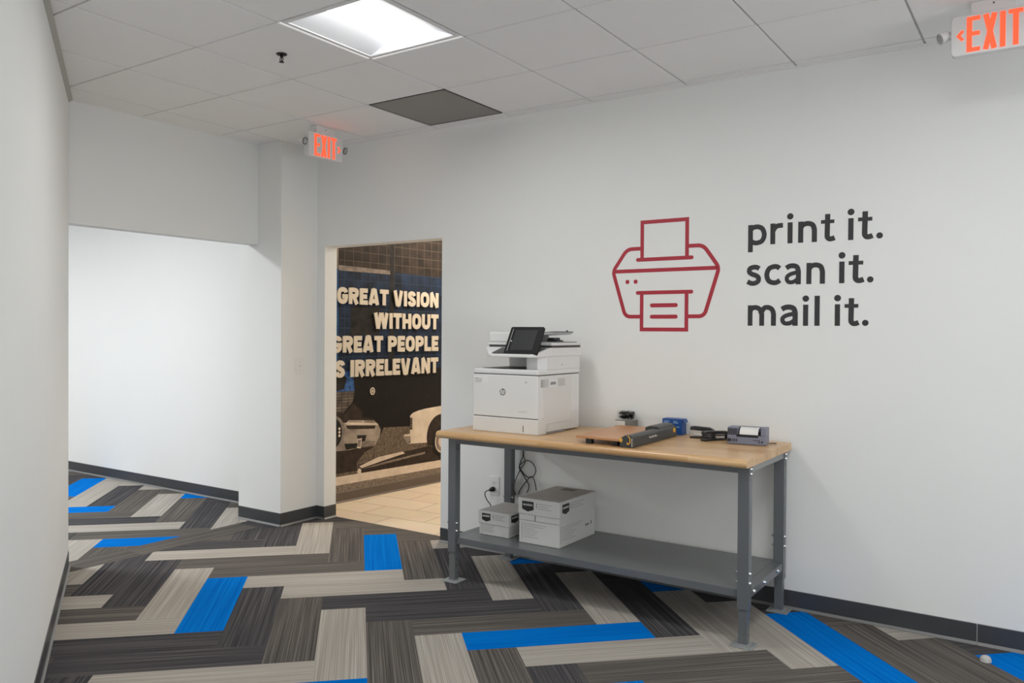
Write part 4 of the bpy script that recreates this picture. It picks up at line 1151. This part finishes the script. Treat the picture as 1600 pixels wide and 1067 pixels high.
# ------------------------------------------------------------------ paper boxes on the shelf
M_CARD = mat('white_card', (.60, .60, .585, 1), .7, noise=.06, nscale=9, bump=.15, bscale=60)
M_CARD2 = mat('grey_card_top', (.50, .495, .485, 1), .7, noise=.06, nscale=9)
M_INK = mat('box_ink', lin(126, 126, 126), .7)
M_BADGE = mat('badge_black', lin(36, 36, 38), .5)
def brand(mb, w, h, o, r, mi):
    t = 'amazonbasics'; tot = sum(LOW[c][0] for c in t) + .18 * (len(t) - 1); s = w / tot; x = 0
    polys = []
    for c in t:
        polys += glyph(LOW[c][1], s, h, x, 0, .2); x += (LOW[c][0] + .18) * s
    put(mb, polys, o, r, UP, .0006, mi)
def paper_box(label, x0, x1, y0, y1, z0, z1, zl, tall):
    t = thing('paper_box', label, 'box', ((x0 + x1) / 2, (y0 + y1) / 2, z0))
    m = MB(); m.box(x0 + .005, x1 - .005, y0 + .005, y1 - .005, z0 + .0005, zl + .01); ba = m.build('box_base', M_CARD, t, bevel=.003)
    m = MB(); m.box(x0, x1, y0, y1, zl, z1); ld = m.build('lid', M_CARD, t, bevel=.003)
    m = MB(); m.box(x0 + .004, x1 - .004, y0 + .004, y1 - .004, z1 - .0008, z1 + .0004); m.box(x0 + (x1 - x0) * .44, x0 + (x1 - x0) * .46, y0 + .004, y1 - .004, z1 + .0004, z1 + .0009); m.build('lid_top', M_CARD2, ld)
    W, D_, hl = x1 - x0, y1 - y0, z1 - zl
    faces = [((x0, y0, zl), (1, 0, 0), W), ((x1, y0, zl), (0, 1, 0), D_)]
    for o, r, L in faces:
        bw = min(.078, L * .28); bx = .028
        m = MB()
        put(m, [[Vector(p) for p in ((bx, hl * .82), (bx, hl * .32), (bx + bw / 2, hl * .18), (bx + bw, hl * .32), (bx + bw, hl * .82))]], o, r, UP, .0006, 0)
        nrm = Vector(r).cross(Vector(UP))
        o2 = Vector(o) + nrm * .0006 + Vector(r) * (bx + bw * .08) + Vector(UP) * (hl * .55)
        brand(m, bw * .84, .010, o2, r, 1)
        m.build('brand_badge', [M_BADGE, M_CARD], ld)
        m = MB()
        put(m, [[Vector(p) for p in ((bx + bw + .018, hl * .45), (bx + bw + .022, hl * .45), (bx + bw + .022, hl * .78), (bx + bw + .018, hl * .78))]], o, r, UP, .0005)
        for k in range(3):
            a_ = bx + bw + .03; b_2 = a_ + (L * .32) * (1 - .22 * (k % 2))
            zz = hl * (.72 - k * .15)
            put(m, [[Vector(p) for p in ((a_, zz), (b_2, zz), (b_2, zz + .0022), (a_, zz + .0022))]], o, r, UP, .0005)
        m.build('print_line', M_INK, ld)
        m = MB()
        ob = Vector((o[0], o[1], z0)) + (Vector((.005, .005, 0)) if r[0] else Vector((-.005, .005, 0)))
        hb = (zl - z0)
        n_l = 7 if tall else 5
        top_ = hb * (.66 if tall else .82)
        put(m, [[Vector(p) for p in ((.018, hb * .12), (.0205, hb * .12), (.0205, top_ + .008), (.018, top_ + .008))]], ob, r, UP, .0005)
        for k in range(n_l):
            zz = top_ - k * top_ * .78 / n_l; b_2 = .03 + L * (.55 if k < 2 and tall else .36) * (1 - .12 * (k % 3))
            put(m, [[Vector(p) for p in ((.028, zz), (b_2, zz), (b_2, zz + .0018), (.028, zz + .0018))]], ob, r, UP, .0005)
        if not r[0] and tall:
            put(m, [[Vector(p) for p in ((L * .7, hb * .42), (L * .8, hb * .42), (L * .8, hb * .5), (L * .7, hb * .5))], [Vector(p) for p in ((L * .85, hb * .42), (L * .88, hb * .42), (L * .88, hb * .55), (L * .85, hb * .55))]], ob, r, UP, .0005)
        m.build('print_line', M_INK, ba)
    if tall:
        m = MB(); m.box(x0 + .006, x1 - .006, y0 + .0035, y0 + .0052, zl - .036, zl - .0338); m.box(x0 + W * .40, x0 + W * .415, y0 + .0034, y0 + .0052, zl - .034, zl - .002); m.build('tape_edge', M_INK, ba)
        m = MB(); m.box(x0 + W * .30, x0 + W * .62, y1 - .10, y1 - .04, z1 + .0003, z1 + .0012); m.build('shipping_mark', mat('worn_tape', lin(128, 124, 116), .6), ld)
    return t
paper_box('small white copy paper box on the bench shelf, left of the bigger box', .738, .957, -.420, -.14, sz, .405, .329, False)
paper_box('big tall white copy paper box on the bench shelf', 1.036, 1.314, -.440, -.012, sz, .520, .429, True)

# ------------------------------------------------------------------ cords
def cw(X, Y, y=.082): return (.726 + (X - 630) * .00069, y, .677 - (Y - 65) * .000557 + (X - 630) * .00004)
pc = thing('power_cord', 'black power cord plugged into the outlet left of the rear bench leg', 'cord', (.49, .06, .27))
m = MB(); m.lathe([(0, -.002), (.016, -.002), (.017, .010), (.012, .028), (.006, .036), (.004, .038)], (.492, VB - .007, .423), (-.35, -1, -.12)); m.build('plug', M_BLACK, pc)
m = MB(); m.tube(smooth_path([(.480, .055, .419), (.458, .045, .408), (.448, .05, .385), (.460, .055, .352), (.488, .055, .325), (.497, .05, .30), (.50, .03, .275)], 6), .0032); m.build('cable', M_CORD, pc)
hc = thing('hanging_cable', 'loops of thin black cable hanging under the bench top behind the paper boxes', 'cable', (.73, .07, .40))
m = MB()
m.tube(smooth_path([(.728, .06, .846)] + [cw(*p) for p in ((632, 60), (606, 150), (590, 230), (625, 290), (672, 370), (698, 420), (694, 470), (676, 515))], 6), .0030)
m.build('strand', M_CORD, hc)
m = MB()
m.tube(smooth_path([(.738, .066, .846)] + [cw(*p) for p in ((638, 70), (655, 150), (620, 220), (590, 275), (560, 350), (535, 430), (535, 490), (552, 545), (530, 540), (495, 520))], 6), .0030)
m.build('strand', M_CORD, hc)
m = MB()
m.tube(smooth_path([cw(*p, y=.074) for p in ((592, 535), (610, 480), (660, 405), (712, 335), (745, 325), (772, 380), (790, 478))], 6), .0030)
m.tube(smooth_path([cw(*p, y=.076) for p in ((605, 190), (680, 137), (745, 165), (780, 240), (765, 300), (735, 328), (690, 328), (640, 285), (607, 225))], 6, True) + [cw(605, 190, .076)], .0030)
m.build('cable_loop', M_CORD, hc)

# ------------------------------------------------------------------ floor door stop
ds = thing('door_stop', 'small clear dome door stop on the carpet near the right baseboard', 'door stop', (3.349, -.11, 0))
m = MB(); m.lathe([(0, .0005), (.024, .0005), (.024, .004), (0, .004)], (3.349, -.11, 0)); m.build('base', mat('stop_base', (.6, .6, .6, 1), .4), ds)
m = MB(); m.lathe([(.024, .004), (.0235, .012), (.019, .021), (.01, .026), (0, .0275)], (3.349, -.11, 0)); m.build('dome', mat('stop_dome', (.45, .45, .44, 1), .12), ds)

for o in bpy.data.objects:
    if '_world' in o: del o['_world']
